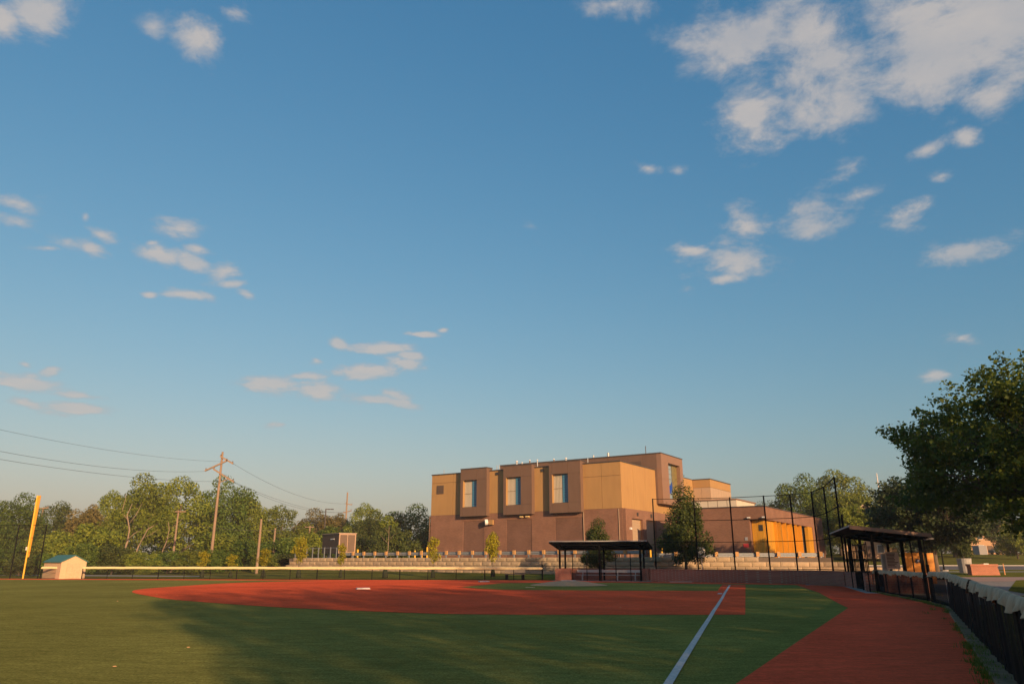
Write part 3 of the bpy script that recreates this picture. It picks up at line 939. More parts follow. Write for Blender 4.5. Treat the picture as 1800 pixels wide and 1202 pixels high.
def dugout(label, loc, rz, Ln, D, zf, zb, front_posts, over=.8, fas=M_black):
    d = thing('dugout', label, 'dugout', loc, rz)
    # corrugated deck sloping to the back, ribs across the slope
    m = MB(); n = int(Ln / .3); k = 0
    for i in range(n * 2 + 1):
        x = Ln * i / (n * 2); dz = .05 if i % 2 else 0
        m.v += [(x, 0, zf + dz), (x, D, zb + dz), (x, 0, zf + dz - .02), (x, D, zb + dz - .02)]
    for i in range(n * 2):
        a = i * 4
        m.f += [(a, a + 4, a + 5, a + 1), (a + 2, a + 3, a + 7, a + 6), (a, a + 2, a + 6, a + 4), (a + 1, a + 5, a + 7, a + 3)]
    m.build('roof_deck', M_under, d)
    MB().box(-.04, Ln + .04, -.05, -.005, zf - .01, zf + .075).build('front_trim', mat('roof_trim', (.30, .29, .28), .6), d)
    MB().box(-.04, Ln + .04, D + .005, D + .05, zb - .08, zb + .07).build('rear_trim', M_black, d)
    for x in (-.03, Ln + .03):
        s_ = MB(); s_.prism([(0, zf - .12), (D, zb - .12), (D, zb + .07), (0, zf + .08)], 'x', x - .02, x + .02)
        s_.build('end_trim', fas, d)
    for t in (.18, .45, .72, .95):
        z = zf + (zb - zf) * t - .1
        MB().box(0.05, Ln - .05, D * t - .04, D * t + .04, z - .10, z + .02).build('purlin', M_black, d)
    for x in (.7, Ln / 2, Ln - .7):
        for yy, zt in ((over, zf - .25), (D - .5, zb - .12)):
            MB().box(x - .075, x + .075, yy - .075, yy + .075, 0, zt).build('post', M_black, d)
        q = MB(); q.prism([(over - .2, zf - .32), (D - .3, zb - .24), (D - .3, zb - .10), (over - .2, zf - .18)], 'x', x - .05, x + .05); q.build('rafter', M_black, d)
        if x == Ln / 2: MB().bar((x, over, zf - 1.0), (x - .5, over - .35, zf - .35), .04).build('brace', M_black, d)
    MB().box(.2, Ln - .2, D - .52, D - .22, -.1, 1.02).build('rear_wall', 'brick_red', d)
    for x in (.35, Ln - .65): MB().box(x, x + .3, over + .3, D - .53, -.1, 1.0).build('side_wall', 'brick_red', d)
    MB().box(.1, Ln - .1, .4, D - .2, -.02, .018).build('slab', M_conc, d)
    for i in range(front_posts):
        x = 1.9 + (Ln - 3.4) * i / (front_posts - 1)
        MB().cyl(x, over - .3, 0, 2.25, .035, n=8).build('rail_post', M_black, d)
    for z in (1.02, 2.2): MB().tube([(1.9, over - .3, z), (Ln - 1.5, over - .3, z)], .022, 6).build('front_rail', M_black, d)
    return d


rzA = math.atan2(-.306, .952)
dA = dugout('black roofed dugout with brick walls in front of the block wall', (3.25, 66.6, 0), rzA, 8.4, 3.3, 3.22, 2.72, 5)
MB().box(.35, 1.75, .45, .75, -.1, 1.0).build('front_wall', 'brick_red', dA)
MB().sheet([(1.9, .5, .03), (7.25, .5, .03), (7.25, .5, 2.2), (1.9, .5, 2.2)], 0).build('mesh', 'net_thin', dA)
o_ = Matrix.Translation((3.25, 66.6, .02)) @ Matrix.Rotation(rzA, 4, 'Z') @ Vector((1.95, 1.75, 0))
bench('players_bench', 'long aluminium bench inside the dugout near the mound', tuple(o_), rzA, 5.6)
rzB = math.atan2(-.951, -.309)
dB = dugout('black roofed dugout at the right beside the near fence', (22.1, 53.0, 0), rzB, 12.3, 3.9, 3.42, 2.95, 4, 1.1, M_fascia)

# ------------------------------------------------------------------ near fence on the right, with kerb, weathered cap and windscreen
NF = [Vector(p) for p in ((20.0, 42.9), (17.3, 32.5), (16.0, 28.6), (7.7, 12.6), (1.3, 0.0), (-5.2, -12.6))]


def frame(a, b):
    d = (b - a).normalized()
    return d, Vector((-d.y, d.x)), (b - a).length


def near_fence(a, b, label, H, first, dense, tear=False, posts_at=None):
    d, nrm, Ln = frame(a, b)
    f = thing('foul_side_fence', label, 'fence', (a.x, a.y, 0), math.atan2(d.y, d.x))
    n = max(1, round(Ln / 3.0))
    for i in range(n + 1):
        if i == 0 and not first: continue
        MB().cyl(Ln * i / n, .05, -.05, H - .03, .04, n=10).build('post', M_black, f)
    for z in (.08, H - .05): MB().tube([(0, .05, z), (Ln, .05, z)], .024, 8).build('rail', M_black, f)
    # folded screen
    m = MB(); N = int(Ln / .07); rr = random.Random(int(Ln * 100))
    for i in range(N + 1):
        x = Ln * i / N
        o0 = .012 * math.sin(x * 17) + .02 * math.sin(x * 5.3 + 1)
        for z, kf in ((.03 + .01 * math.sin(x * 9), 1.0), (H * .5, .7), (H - .06, .15)):
            m.v.append((x, -.03 + o0 * kf, z))
    for i in range(N):
        for j in range(2): m.f.append((i * 3 + j, i * 3 + j + 1, i * 3 + j + 4, i * 3 + j + 3))
    m.build('windscreen', 'windscreen' if dense else 'windscreen_far', f, True)
    # split plastic cap with a rippled, uneven skirt
    segs = [(0, Ln)] if not tear else [(0, Ln * .405), (Ln * .418, Ln)]
    for (s0, s1) in segs:
        m = MB(); N = max(4, int((s1 - s0) / .05))
        for i in range(N + 1):
            x = s0 + (s1 - s0) * i / N
            rip = .016 * math.sin(x * 7.3) + .011 * math.sin(x * 15.1 + .6) + .006 * math.sin(x * 31)
            sk = .125 + .030 * math.sin(x * 3.1) + .022 * math.sin(x * 9.3 + 1)
            if tear and abs(x - Ln * .41) < .9: sk += .10 * (1 - abs(x - Ln * .41) / .9)
            sag = .010 * math.sin(x * 1.1)
            for (y, z) in ((.095 + rip * .5, -sk * .8), (.085, -.05), (.06, .035), (.0, .06), (-.045, .045), (-.075 - rip * .4, -.03), (-.09 - rip, -sk * .6), (-.095 - rip * 1.8, -sk)):
                m.v.append((x, .03 + y - .03, H + z + sag))
        for i in range(N):
            for j in range(7): m.f.append((i * 8 + j, i * 8 + j + 1, (i + 1) * 8 + j + 1, (i + 1) * 8 + j))
        m.build('cap', M_capw, f, True)
    return f


near_fence(NF[0] + Vector((.1, .1)), NF[1], 'dark mesh fence with pale cap in front of the right dugout', 1.12, True, False)
near_fence(NF[1] + Vector((-.35, -1.05)), NF[2], 'short dark fence length with pale cap ending at the bend', 1.17, True, False)
near_fence(NF[2], NF[4], 'long black screened fence with torn pale cap nearest on the right', 1.19, True, True, True)
near_fence(NF[4], NF[5], 'black screened fence beside where the viewer stands', 1.19, False, True)
# gate between the first two lengths
gp = thing('gate_posts', 'pair of tall black gate posts standing in the capped near fence', 'gate')
for p in (NF[1], NF[1] + Vector((-.28, -.85))): MB().cyl(p.x, p.y, -.05, 1.5, .06, n=10).build('post', M_black, gp)
for z in (.1, 1.0): MB().tube([(NF[1].x, NF[1].y, z), (NF[1].x - .28, NF[1].y - .85, z)], .025, 6).build('rail', M_black, gp)
kerb = MB()
kp = [(20.0, 42.6), (17.3, 32.3), (15.95, 28.4), (7.65, 12.55), (1.2, 0), (-5.3, -12.6)]
kin = [(p[0] - .22, p[1] + .02) for p in kp]
k = len(kp)
kerb.v += [(x + .1, y, .05) for x, y in kp] + [(x, y, .05) for x, y in kin] + [(x - .015, y, 0) for x, y in kin]
for i in range(k - 1):
    kerb.f += [(i, i + 1, k + i + 1, k + i), (k + i, k + i + 1, 2 * k + i + 1, 2 * k + i)]
struct(kerb.build('fence_kerb', mat('kerb_concrete', (.26, .165, .095), .95, var=.25, scale=5, bump=.4, spec=.05, dirt=(.12, .085, .045, .7), dscale=2.2)))

# weeds along the kerb: blades of grass in tufts
rng = np.random.default_rng(11)


def tufts(name, label, spots, blades, hgt, material):
    PV = []; Q = []
    k = 0
    for (x, y, s) in spots:
        n = int(blades * s)
        for _ in range(n):
            bx, by = x + rng.normal() * .07 * s, y + rng.normal() * .10 * s
            a = rng.random() * 6.283; h = hgt * s * (.5 + .7 * rng.random()); w = .006 + .004 * rng.random()
            lx, ly = math.cos(a) * h * .5, math.sin(a) * h * .5
            px_, py_ = -math.sin(a) * w, math.cos(a) * w
            PV += [(bx - px_, by - py_, .0), (bx + px_, by + py_, .0), (bx + lx + px_ * .3, by + ly + py_ * .3, h), (bx + lx - px_ * .3, by + ly - py_ * .3, h)]
            Q.append((k, k + 1, k + 2, k + 3)); k += 4
    o = mesh_np(name, np.array(PV), np.array(Q), material)
    o['kind'] = 'stuff'; o['label'] = label; o['category'] = 'grass'
    return o


sp_ = []
for i in range(200):
    t = rng.random()
    seg = rng.integers(0, 3)
    a = Vector(kin[seg]); b = Vector(kin[seg + 1]); p = a.lerp(b, t)
    dens = mnoise.noise(Vector((p.x * .45, p.y * .45, 3.3)))
    if seg == 2 and dens < -.02: continue
    off = rng.normal() * .05
    sp_.append((p.x - .02 + off, p.y + off, .35 + .8 * rng.random()))
for (px, py, n_) in ((1727, 1150, 26), (1712, 1130, 12), (1742, 1190, 14), (1640, 1062, 10)):
    for _ in range(n_):
        x, y = g(px + rng.normal() * 9, py + rng.normal() * 14); sp_.append((x, y, .5 + .7 * rng.random()))
tufts('weeds', 'weeds and grass tufts growing along the concrete fence kerb', sp_, 34, .09, 'leaf_olive')

# ------------------------------------------------------------------ retaining wall of split-face blocks
rw = thing('retaining_wall', 'long terraced wall of tan split-face blocks below the school', 'wall')
BH = .457
BL = 1.3
variants = []
for vi in range(6):
    rr = random.Random(50 + vi)
    m = MB(); nx_, nz_ = 6, 4
    hx, hz = (BL - .035) / 2, (BH - .03) / 2
    for j in range(nz_ + 1):
        for i in range(nx_ + 1):
            edge = i in (0, nx_) or j in (0, nz_)
            m.v.append((-hx + 2 * hx * i / nx_, 0 if edge else -.035 - .022 * rr.random(), -hz + 2 * hz * j / nz_))
    for j in range(nz_):
        for i in range(nx_):
            a = j * (nx_ + 1) + i; m.f.append((a, a + 1, a + nx_ + 2, a + nx_ + 1))
    n = len(m.v); m.v += [(-hx, .5, -hz), (hx, .5, -hz), (hx, .5, hz), (-hx, .5, hz)]
    c0, c1, c2, c3 = 0, nx_, nz_ * (nx_ + 1) + nx_, nz_ * (nx_ + 1)
    m.f += [(c0, c3, n + 3, n), (c1, n + 1, n + 2, c2), (c3, c2, n + 2, n + 3), (c0, n, n + 1, c1)]
    o = m.build('block', (M_blockA, M_blockB, M_blockC)[vi % 3]); COL.objects.unlink(o); variants.append(o.data)
rr = random.Random(9)
wall_segs = [(W0, W1, 5), (W1, W2, 5), (W2, W3, 5)]
TOP = 2.0
s_run = 0.0
for si, (a, b, rows) in enumerate(wall_segs):
    d, nrm, Ln = frame(a, b)
    if nrm.y < 0: nrm = -nrm
    rz = math.atan2(d.y, d.x)
    for row in range(rows):
        zc = TOP - BH * (row + .5)
        n = int(math.ceil(Ln / BL))
        for i in range(n):
            s_ = (i + (.5 if row % 2 else 0.0)) * BL + .3
            if s_ > Ln + .2: continue
            p = a + d * s_ + nrm * (.06 * (rows - row) * 0 + .05 * (4 - row) * .0 + (rows - 1 - row) * .045)
            drop = 0
            if si == 0 and s_ < 1.0 + .0 * row and row == 0: continue
            if p.x > 24.0 and row == 0: continue
            if p.x > 33.5 and row == 1: continue
            o = bpy.data.objects.new('block', variants[rr.randrange(6)])
            COL.objects.link(o); o.parent = rw
            o.location = (p.x, p.y, zc); o.rotation_euler = (0, 0, rz + rr.uniform(-.006, .006))
m = MB()
for (a, b, rows) in wall_segs:
    d, nrm, Ln = frame(a, b)
    if nrm.y < 0: nrm = -nrm
    zt = TOP - .06 if a.x < 14 else (TOP - .55 if a.x < 30 else TOP - 1.0)
    m.box(0, Ln, .32, .9, -.6, zt, Matrix.Translation((a.x, a.y, 0)) @ Matrix.Rotation(math.atan2(d.y, d.x), 4, 'Z'))
m.build('core', mat('joint_stone', (.13, .10, .075), .95), rw)
# loose earth and grass on the slope before the wall (left)
struct(MB().sheet([(-34, 86, -.02), (4, 70.5, -.02), (13.2, 74.5, .25), (-31, 104.2, .55), (-44, 104, .1)], 0).build('bank', 'lawn'))

# guardrail along the terrace edge
gd, gn, gL = frame(W0, W1)
rzW = math.atan2(gd.y, gd.x)


def guardrail(a, rz, Ln, label, z):
    f = thing('guardrail', label, 'guardrail', (a.x, a.y, z), rz)
    n = round(Ln / 1.95)
    p0 = MB().box(-.075, .075, -.05, .05, -.1, .42).build('post', M_grey_st, f)
    b0 = MB().box(-.15, .15, -.08, .12, .425, .86).build('offset_block', M_wood, f)
    for i in range(n + 1):
        x = Ln * i / n
        if i == 0: p, b = p0, b0
        else: p, b = dup(p0, f), dup(b0, f)
        p.location.x = x; b.location.x = x
    m = MB(); prof = [(.14, .38), (.20, .42), (.20, .48), (.14, .54), (.14, .60), (.20, .66), (.20, .72), (.14, .76)]
    k = len(prof); m.v += [(-.3, y, zz) for y, zz in prof] + [(Ln + .3, y, zz) for y, zz in prof]
    m.v += [(-.3, y + .012, zz) for y, zz in prof] + [(Ln + .3, y + .012, zz) for y, zz in prof]
    for i in range(k - 1): m.f += [(i, i + 1, k + i + 1, k + i), (2 * k + i, 3 * k + i, 3 * k + i + 1, 2 * k + i + 1)]
    m.f += [(0, k, 3 * k, 2 * k), (k - 1, 3 * k - 1, 4 * k - 1, 2 * k - 1)]
    m.build('beam', M_grey_st, f)
    return f


ga_ = W0 + gd * 9.6 + Vector((.5, .9))
guardrail(ga_, rzW, 42.5, 'long galvanised guardrail with wooden blocks on the block wall', 1.9)
d2, n2_, L2 = frame(W1, W2)
guardrail(W1 + Vector((.6, .95)), math.atan2(d2.y, d2.x), 15.5, 'galvanised guardrail above the sunlit block wall behind the backstop', 1.62)

# metal mesh fence on the terrace at the left, in front of the brown enclosure
tf = thing('terrace_fence', 'grey metal fence posts on the left end of the block wall', 'fence', (W0.x + gd.x * .6 + .4, W0.y + gd.y * .6 + .8, 1.9), rzW)
for i in range(9): MB().box(i * 1.15 - .05, i * 1.15 + .05, -.05, .05, -.1, 1.45).build('post', M_grey_st, tf)
for z in (.1, 1.38): MB().tube([(0, 0, z), (9.2, 0, z)], .025, 6).build('rail', M_grey_st, tf)
MB().sheet([(0, 0, .05), (9.2, 0, .05), (9.2, 0, 1.4), (0, 0, 1.4)], 0).build('mesh', 'chain_link', tf)

# yellow bollards
for px, py0, Y, lab in ((629, 965, 101, 'yellow bollard at the left end of the guardrail'), (729.5, 967, 104, 'yellow bollard left of the three by the dark door'),
                        (742, 967, 104, 'thin yellow bollard between two others behind the guardrail'), (751, 961, 102, 'tallest yellow bollard nearest the school corner'),
                        (1143, 962, 98, 'yellow bollard in front of the left loading door'), (1163, 962, 100, 'yellow bollard right of the loading doors beside the leafy tree')):
    p = at(px, py0, Y)
    b = thing('bollard', lab, 'bollard', (p.x, p.y, 1.9), 0, 'yellow bollards by the school')
    hh = p.z - 1.9
    MB().cyl(0, 0, -.1, hh - .06, .115 if px != 742 else .08, n=12).build('shaft', M_ylw, b)
    MB().cyl(0, 0, hh - .06, hh, .115 if px != 742 else .08, .05, n=12).build('domed_top', M_ylw, b)

# ------------------------------------------------------------------ the school
S = thing('school_building', 'large tan and brown school block with three window bays over brick', 'building', (-13.2, 123.4, 1.9), math.atan2(-.543, .84))


def cladding(parent, plane, c, x0, x1, z0, z1, xs_, zs_, material, gap=.045, t=.06, out=-1, name='panel'):
    """separate panels standing proud of the wall. plane 'y': wall at y=c facing out*y; plane 'x': wall at x=c"""
    ex = [x0] + list(xs_) + [x1]; ez = [z0] + list(zs_) + [z1]
    for i in range(len(ex) - 1):
        for j in range(len(ez) - 1):
            a, b = ex[i] + gap / 2, ex[i + 1] - gap / 2; lo, hi = ez[j] + gap / 2, ez[j + 1] - gap / 2
            q0, q1 = sorted((c, c + out * t))
            m = MB()
            if plane == 'y': m.box(a, b, q0, q1, lo, hi)
            else: m.box(q0, q1, a, b, lo, hi)
            m.build(name, material, parent)


RT, BD = 13.3, 6.75
# brick base: core set back, piers proud of the darker recessed fields
MB().box(0.02, 33.85, .06, 12.6, -.6, BD - .005).build('brick_field', 'brick_school_shaded', S)
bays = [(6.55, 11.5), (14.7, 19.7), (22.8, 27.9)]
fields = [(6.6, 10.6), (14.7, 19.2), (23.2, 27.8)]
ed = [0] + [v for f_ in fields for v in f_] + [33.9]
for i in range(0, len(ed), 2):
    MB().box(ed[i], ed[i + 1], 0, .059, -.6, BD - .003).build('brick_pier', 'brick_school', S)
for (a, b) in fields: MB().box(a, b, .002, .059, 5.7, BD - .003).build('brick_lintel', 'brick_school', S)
# end wall brick, with two loading doors
doors = [(2.2, 6.0), (7.2, 11.0)]
ey = [0.14] + [v for d_ in doors for v in d_] + [12.7]
for i in range(0, len(ey), 2): MB().box(33.855, 34.35, ey[i], ey[i + 1], -.6, BD - .003).build('end_pier', 'brick_school', S)
for (a, b) in doors:
    MB().box(33.855, 34.35, a, b, 5.45, BD - .003).build('door_lintel', 'brick_school', S)
    dr = MB().box(33.86, 33.92, a + .02, b - .02, 0.9, 5.44).build('loading_door', M_door, S)
    for zz in np.arange(1.2, 5.3, .42): MB().box(33.921, 33.945, a + .1, b - .1, zz, zz + .36).build('door_slat', M_door, dr)
    for yy in (a + .03, b - .12): MB().box(33.922, 34.0, yy, yy + .09, .9, 5.43).build('door_track', M_tan, dr)
    MB().box(33.86, 33.95, a + .02, b - .02, -.3, .88).build('dock_leveller', M_louv, S)
    MB().box(34.352, 34.50, (a + b) / 2 - .18, (a + b) / 2 + .18, 5.85, 6.35).build('wall_lamp', M_dark, S)
MB().box(34.352, 34.55, 1.25, 1.7, 3.9, 4.2).build('wall_lamp', M_white2, S)
# upper walls
MB().box(.06, 33.84, .06, 12.64, BD, RT - .15).build('upper_wall', M_back, S)
cladding(S, 'y', .06, 0, bays[0][0] - .002, BD, RT - .1, [4.4], [11.9], M_tan, t=.06)
cladding(S, 'y', .06, bays[0][1], bays[1][0], BD, RT - .1, [], [], M_tan, t=.06)
cladding(S, 'y', .06, bays[1][1], bays[2][0], BD, RT - .1, [], [], M_tan, t=.06)
cladding(S, 'y', .06, bays[2][1], 33.9, BD, RT - .1, [30.9], [11.3], M_tan, t=.06)
cladding(S, 'x', 33.84, .0, 12.7, BD, RT - .1, [4.2, 8.5], [], M_tan, t=.06, out=1)
cladding(S, 'x', .06, .0, 12.7, BD, RT - .1, [6.3], [], M_tan, t=.06, out=-1)
# copings
MB().box(-.06, 33.96, -.08, .25, RT - .1, RT + .06).build('coping', M_dark, S)
MB().box(33.65, 33.965, .252, 12.69, RT - .1, RT + .055).build('coping', M_dark, S)
MB().box(.1, 33.6, .3, 12.6, RT - .3, RT - .14).build('roof', M_dark, S)
MB().box(.0, .24, .252, 12.69, RT - .1, RT + .055).build('coping', M_dark, S)
# projecting window bays
PB = .78
for bi, (x0, x1) in enumerate(bays):
    zb0, zt = 6.38, 13.75
    w0, w1, wz0, wz1 = x0 + .42, x0 + 3.1, 7.8, 11.95
    b = MB()
    # shell around the opening
    b.box(x0, w0, -PB, -.002, zb0, zt - .1); b.box(w1, x1, -PB, -.002, zb0, zt - .1)
    b.box(w0, w1, -PB, -.002, zb0, wz0); b.box(w0, w1, -PB, -.002, wz1, zt - .1)
    bay = b.build('window_bay', M_back, S)
    for (a, bb, lo, hi) in ((x0, w0, zb0, zt - .1), (w0, w1, zb0, wz0), (w0, w1, wz1, zt - .1), (w1, x1, zb0, wz0), (w1, x1, wz0, wz1), (w1, x1, wz1, zt - .1)):
        MB().box(a + .012, bb - .012, -PB - .05, -PB - .001, lo + .012, hi - .012).build('panel', M_brown, bay)
    MB().box(x0 - .05, x0 - .002, -PB - .05, -.005, zb0 + .01, zt - .11).build('side_panel', M_brown, bay)
    MB().box(x1 + .002, x1 + .05, -PB - .05, -.005, zb0 + .01, zt - .11).build('side_panel', M_brown, bay)
    MB().box(x0 - .08, x1 + .08, -PB - .10, .8, zt - .1, zt + .06).build('bay_coping', M_dark, bay)
    MB().box(x0, x1, -.001, .75, RT + .07, zt - .1).build('bay_top', M_brown, bay)
    wn = MB().box(w0 + .02, w1 - .02, -.30, -.24, wz0 + .02, wz1 - .02).build('window', M_glass, S)
    mid = w0 + (w1 - w0) * .57
    nb = 6
    for i in range(nb):
        xa = w0 + .06 + (mid - w0 - .08) * i / nb
        MB().box(xa, xa + (mid - w0 - .08) / nb - .075, -.345, -.305, wz0 + .06, wz1 - .06).build('blind_slat', M_blind, wn)
    MB().box(w0 + .03, mid, -.37, -.35, (wz0 + wz1) / 2 - .03, (wz0 + wz1) / 2 + .03).build('transom', M_louv, wn)
    for i in range(11):
        z = wz0 + .08 + (wz1 - wz0 - .16) * i / 11
        MB().box(mid + .03, w1 - .05, -.40, -.31, z, z + (wz1 - wz0) / 11 - .05).build('blue_louver', M_blue, wn)
    MB().box(w0 + .001, w0 + .03, -PB + .01, -.31, wz0, wz1).build('reveal', M_tan, S)
# louvre grille on the left part, two dark vents between the bays
lg = MB().box(1.1, 2.5, -.05, -.002, 10.15, 11.5).build('louver_grille', M_dark, S)
for i in range(8): MB().box(1.16, 2.44, -.09, -.052, 10.2 + i * .16, 10.3 + i * .16).build('louver_slat', M_louv, lg)
for x in (12.75, 20.95): MB().box(x, x + .5, -.12, -.002, 12.55, 12.95).build('wall_vent', M_darkw, S)
for (x, z) in ((17.3, 5.98), (18.3, 5.98)): MB().box(x, x + .55, -.35, -.002, z, z + .22).build('flood_light', mat('lamp_lens', (.7, .52, .22), .4), S)
# dish lamp on the brick
dl_ = MB(); dl_.tube([(11.8, -.005, 5.3), (11.8, -.55, 5.35)], [.12, .12], 10); hl = dl_.build('lamp_arm', M_tan, S)
MB().tube([(11.6, -.45, 5.45), (11.25, -.75, 5.4)], [.42, .46], 16).build('dish', M_white2, hl)
MB().box(11.8, 12.5, -.5, -.15, 5.05, 5.75).build('lamp_box', M_tan, hl)
MB().cyl(-.12, -.12, 0, 6.7, .05, n=8).build('down_pipe', M_fascia, S)
for x in (27.9, 33.4): MB().cyl(x, -.05, 0, 6.7, .045, n=8).build('down_pipe', M_door, S)
# tall brown volume behind
TB = 15.85
MB().box(5.0, 34.24, 12.76, 21.94, RT - 1.0, TB - .1).build('brown_wall', M_back, S)
MB().box(20, 34.24, 12.76, 21.94, 8.1, RT - 1.01).build('brown_wall', M_back, S)
cladding(S, 'y', 12.76, 5.0, 34.24, 12.4, TB - .08, [8.5, 12, 15.5, 19, 22.5, 26, 29.5, 32], [], M_brown, t=.06, gap=.02)
cladding(S, 'y', 12.76, 31.8, 34.24, 8.1, 12.4, [], [], M_brown, t=.05, gap=.02)
WY0, WY1, WZ0, WZ1 = 15.6, 20.7, 9.0, 14.55
for (a, bb, lo, hi) in ((12.7, WY0, 8.1, 11.9), (12.7, WY0, 11.9, TB - .08), (WY1, 22.0, 8.1, TB - .08), (WY0, WY1, 8.1, WZ0), (WY0, WY1, WZ1, TB - .08)):
    MB().box(34.241, 35.0, a + .01, bb - .01, lo + .01, hi - .01).build('brown_frame', M_fascia, S)
bw_ = MB().box(34.25, 34.32, WY0, WY1, WZ0, WZ1).build('tall_window', M_glassp, S)
for i in range(7): MB().box(34.325, 34.36, WY0 + .02, WY1 - .02, WZ0 + i * .8, WZ0 + i * .8 + .05).build('mullion', M_louv, bw_)
MB().box(34.365, 34.41, WY0 + 2.9, WY1 - .02, WZ0 + .02, WZ1 - .02).build('tree_reflection', mat('olive_reflection', (.16, .13, .045), .3, var=.3, scale=2.5), bw_)  # reflection of a tree, put into the pane as an olive strip
m = MB()
arc = [(WY0 + .05, 12.9), (WY0 + .7, 11.7), (WY0 + 1.5, 11.1), (WY0 + 2.3, 11.4), (WY0 + 2.8, 11.9), (WY0 + 2.8, 10.8), (WY0 + 2.2, 10.0), (WY0 + 1.2, 9.9), (WY0 + .4, 10.5), (WY0 + .05, 11.4)]
m.prism(arc, 'x', 34.37, 34.40).build('blue_banner', M_vblue, bw_)
MB().box(4.9, 35.06, 12.6, 12.9, TB - .08, TB + .05).build('coping', M_dark, S)
MB().box(34.8, 35.065, 12.9, 22.05, TB - .08, TB + .045).build('coping', M_dark, S)
MB().box(5.1, 34.8, 12.95, 22.0, TB - .5, TB - .15).build('roof', M_dark, S)
lv = MB().box(30.0, 31.7, 12.62, 12.699, 13.9, 14.7).build('louver_grille', M_dark, S)
for i in range(5): MB().box(30.03, 31.67, 12.58, 12.618, 13.93 + i * .15, 14.02 + i * .15).build('louver_slat', M_louv, lv)
MB().box(25, 33.9, 12.71, 24, BD, 8.09).build('recessed_wall', M_tan, S)
MB().box(25, 33.95, 12.71, 24, -.6, BD - .004).build('recessed_brick', 'brick_school', S)
# rear wings
RW = 14.45
MB().box(18, 29.74, 22.0, 60, -1, RW - .1).build('rear_wall', M_back, S)
cladding(S, 'x', 29.74, 22.0, 41.2, 0, RW - .08, [28, 34.5], [], M_tan, t=.06, out=1)
MB().box(29.81, 33.09, 41.26, 53.74, -1, RW - .1).build('rear_block', M_back, S)
cladding(S, 'y', 41.26, 29.805, 33.15, 12.9, RW - .08, [], [], M_tan, t=.06)
cladding(S, 'y', 41.26, 29.805, 33.15, 0, 12.9, [31.4], [9.8], M_door, t=.05)
cladding(S, 'x', 33.09, 41.2, 53.8, 12.9, RW - .08, [], [], M_tan, t=.06, out=1)
cladding(S, 'x', 33.09, 41.2, 53.8, 9.8, 12.9, [41.2 + 12.6 * i / 8 for i in range(1, 8)], [], M_door, t=.05, out=1)
cladding(S, 'x', 33.09, 41.2, 53.8, 0, 9.8, [], [], M_tan, t=.06, out=1)
MB().box(29.6, 33.25, 41.1, 53.9, RW - .08, RW + .06).build('coping', M_dark, S)
MB().box(17.9, 29.84, 22.1, 60, RW - .09, RW + .05).build('coping', M_dark, S)
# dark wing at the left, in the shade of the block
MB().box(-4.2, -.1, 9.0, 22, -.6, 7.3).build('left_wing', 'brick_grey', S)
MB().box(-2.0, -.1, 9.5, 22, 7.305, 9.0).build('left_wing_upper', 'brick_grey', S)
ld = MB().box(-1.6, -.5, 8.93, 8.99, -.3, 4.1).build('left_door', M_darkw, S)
MB().box(-1.3, -.6, 8.88, 8.925, .9, 3.9).build('door_pane', M_glassp, ld)
MB().box(-3.2, -3.0, 8.8, 8.99, 3.3, 3.5).build('wall_lamp', M_white2, S)
# small roof vents
for (x, y, h_, r) in ((2.0, .6, .35, .05), (7.3, 1.0, .45, .06), (11.9, 1.5, .5, .06), (12.4, 1.5, .55, .06), (15.2, 2.2, .9, .16), (16.3, 2, .6, .09), (17.4, 2.5, .95, .10), (18.8, 2.5, .9, .09), (21.8, 2.4, .8, .10), (23.8, 2.6, .85, .13), (28.3, 1, .4, .06)):
    v = MB(); v.cyl(x, y, RT - .2, RT + .45 + h_, r, n=8); vo = v.build('roof_vent', M_grey_st if r != .10 else M_louv, S)
    if r > .08: MB().cyl(x, y, RT + .45 + h_ + .001, RT + .6 + h_, r * 1.5, r * .9, n=8).build('vent_cap', M_white2, vo)
for (x, h_, r) in ((22.5, .7, .14), (25.2, .9, .2), (31.8, 1.5, .06)):
    v = MB(); v.cyl(x, 14.5, TB - .2, TB + h_, r, n=8); v.build('roof_vent', M_grey_st if r > .1 else M_dark, S)

# ------------------------------------------------------------------ low brick building with gold panels
Lb = thing('low_building', 'low brick building with gold metal panels right of the school', 'building', (31.7, 95, 1.9), math.atan2(-.543, .84))
LT = 6.3
MB().box(-11, -2.0, 0, 35, -.6, 4.7).build('brick_wall', 'brick_school', Lb)
MB().box(-1.999, -.9, 1.2, 35, -.6, 4.69).build('recess_core', M_back, Lb)
MB().box(-11, 0, -.004, 35, 4.702, LT).build('brick_fascia', 'brick_school', Lb)
MB().box(-.895, 0, 27.2, 35, -.6, 4.698).build('end_pier', 'brick_school', Lb)
MB().box(-11.05, .07, -.08, .25, LT, LT + .12).build('coping', M_dark, Lb)
MB().box(-.2, .075, .252, 35.05, LT, LT + .115).build('coping', M_dark, Lb)
MB().box(-10.9, -.25, .3, 34.9, LT - .2, LT - .05).build('roof', M_dark, Lb)
for i in range(5):
    x0 = -1.95 + i * .30
    MB().box(x0, x0 + .28, .75, 1.0, -.4, 4.68).build('gold_panel', M_gold, Lb)
tsp = [1.0, 2.2, 3.4, 4.6]
for i in range(3): MB().box(-.45, -.38, 1.05 + i * 1.42, 2.43 + i * 1.42, -.4, 4.68).build('gold_panel', M_gold, Lb)
fins = [5.3, 7.4, 10.5, 13.6, 16.7, 19.6]
for i, t in enumerate(fins):
    MB().box(-.62, -.02, t, t + .16, -.4, 4.68).build('gold_fin', M_gold, Lb)
    if i < 5:
        e_ = fins[i + 1]
        for k in range(2):
            a = t + .17 + (e_ - t - .17) * k / 2
            MB().box(-.88, -.80, a + .01, a + (e_ - t - .17) / 2 - .02, -.4, 4.68).build('gold_panel', M_gold, Lb)
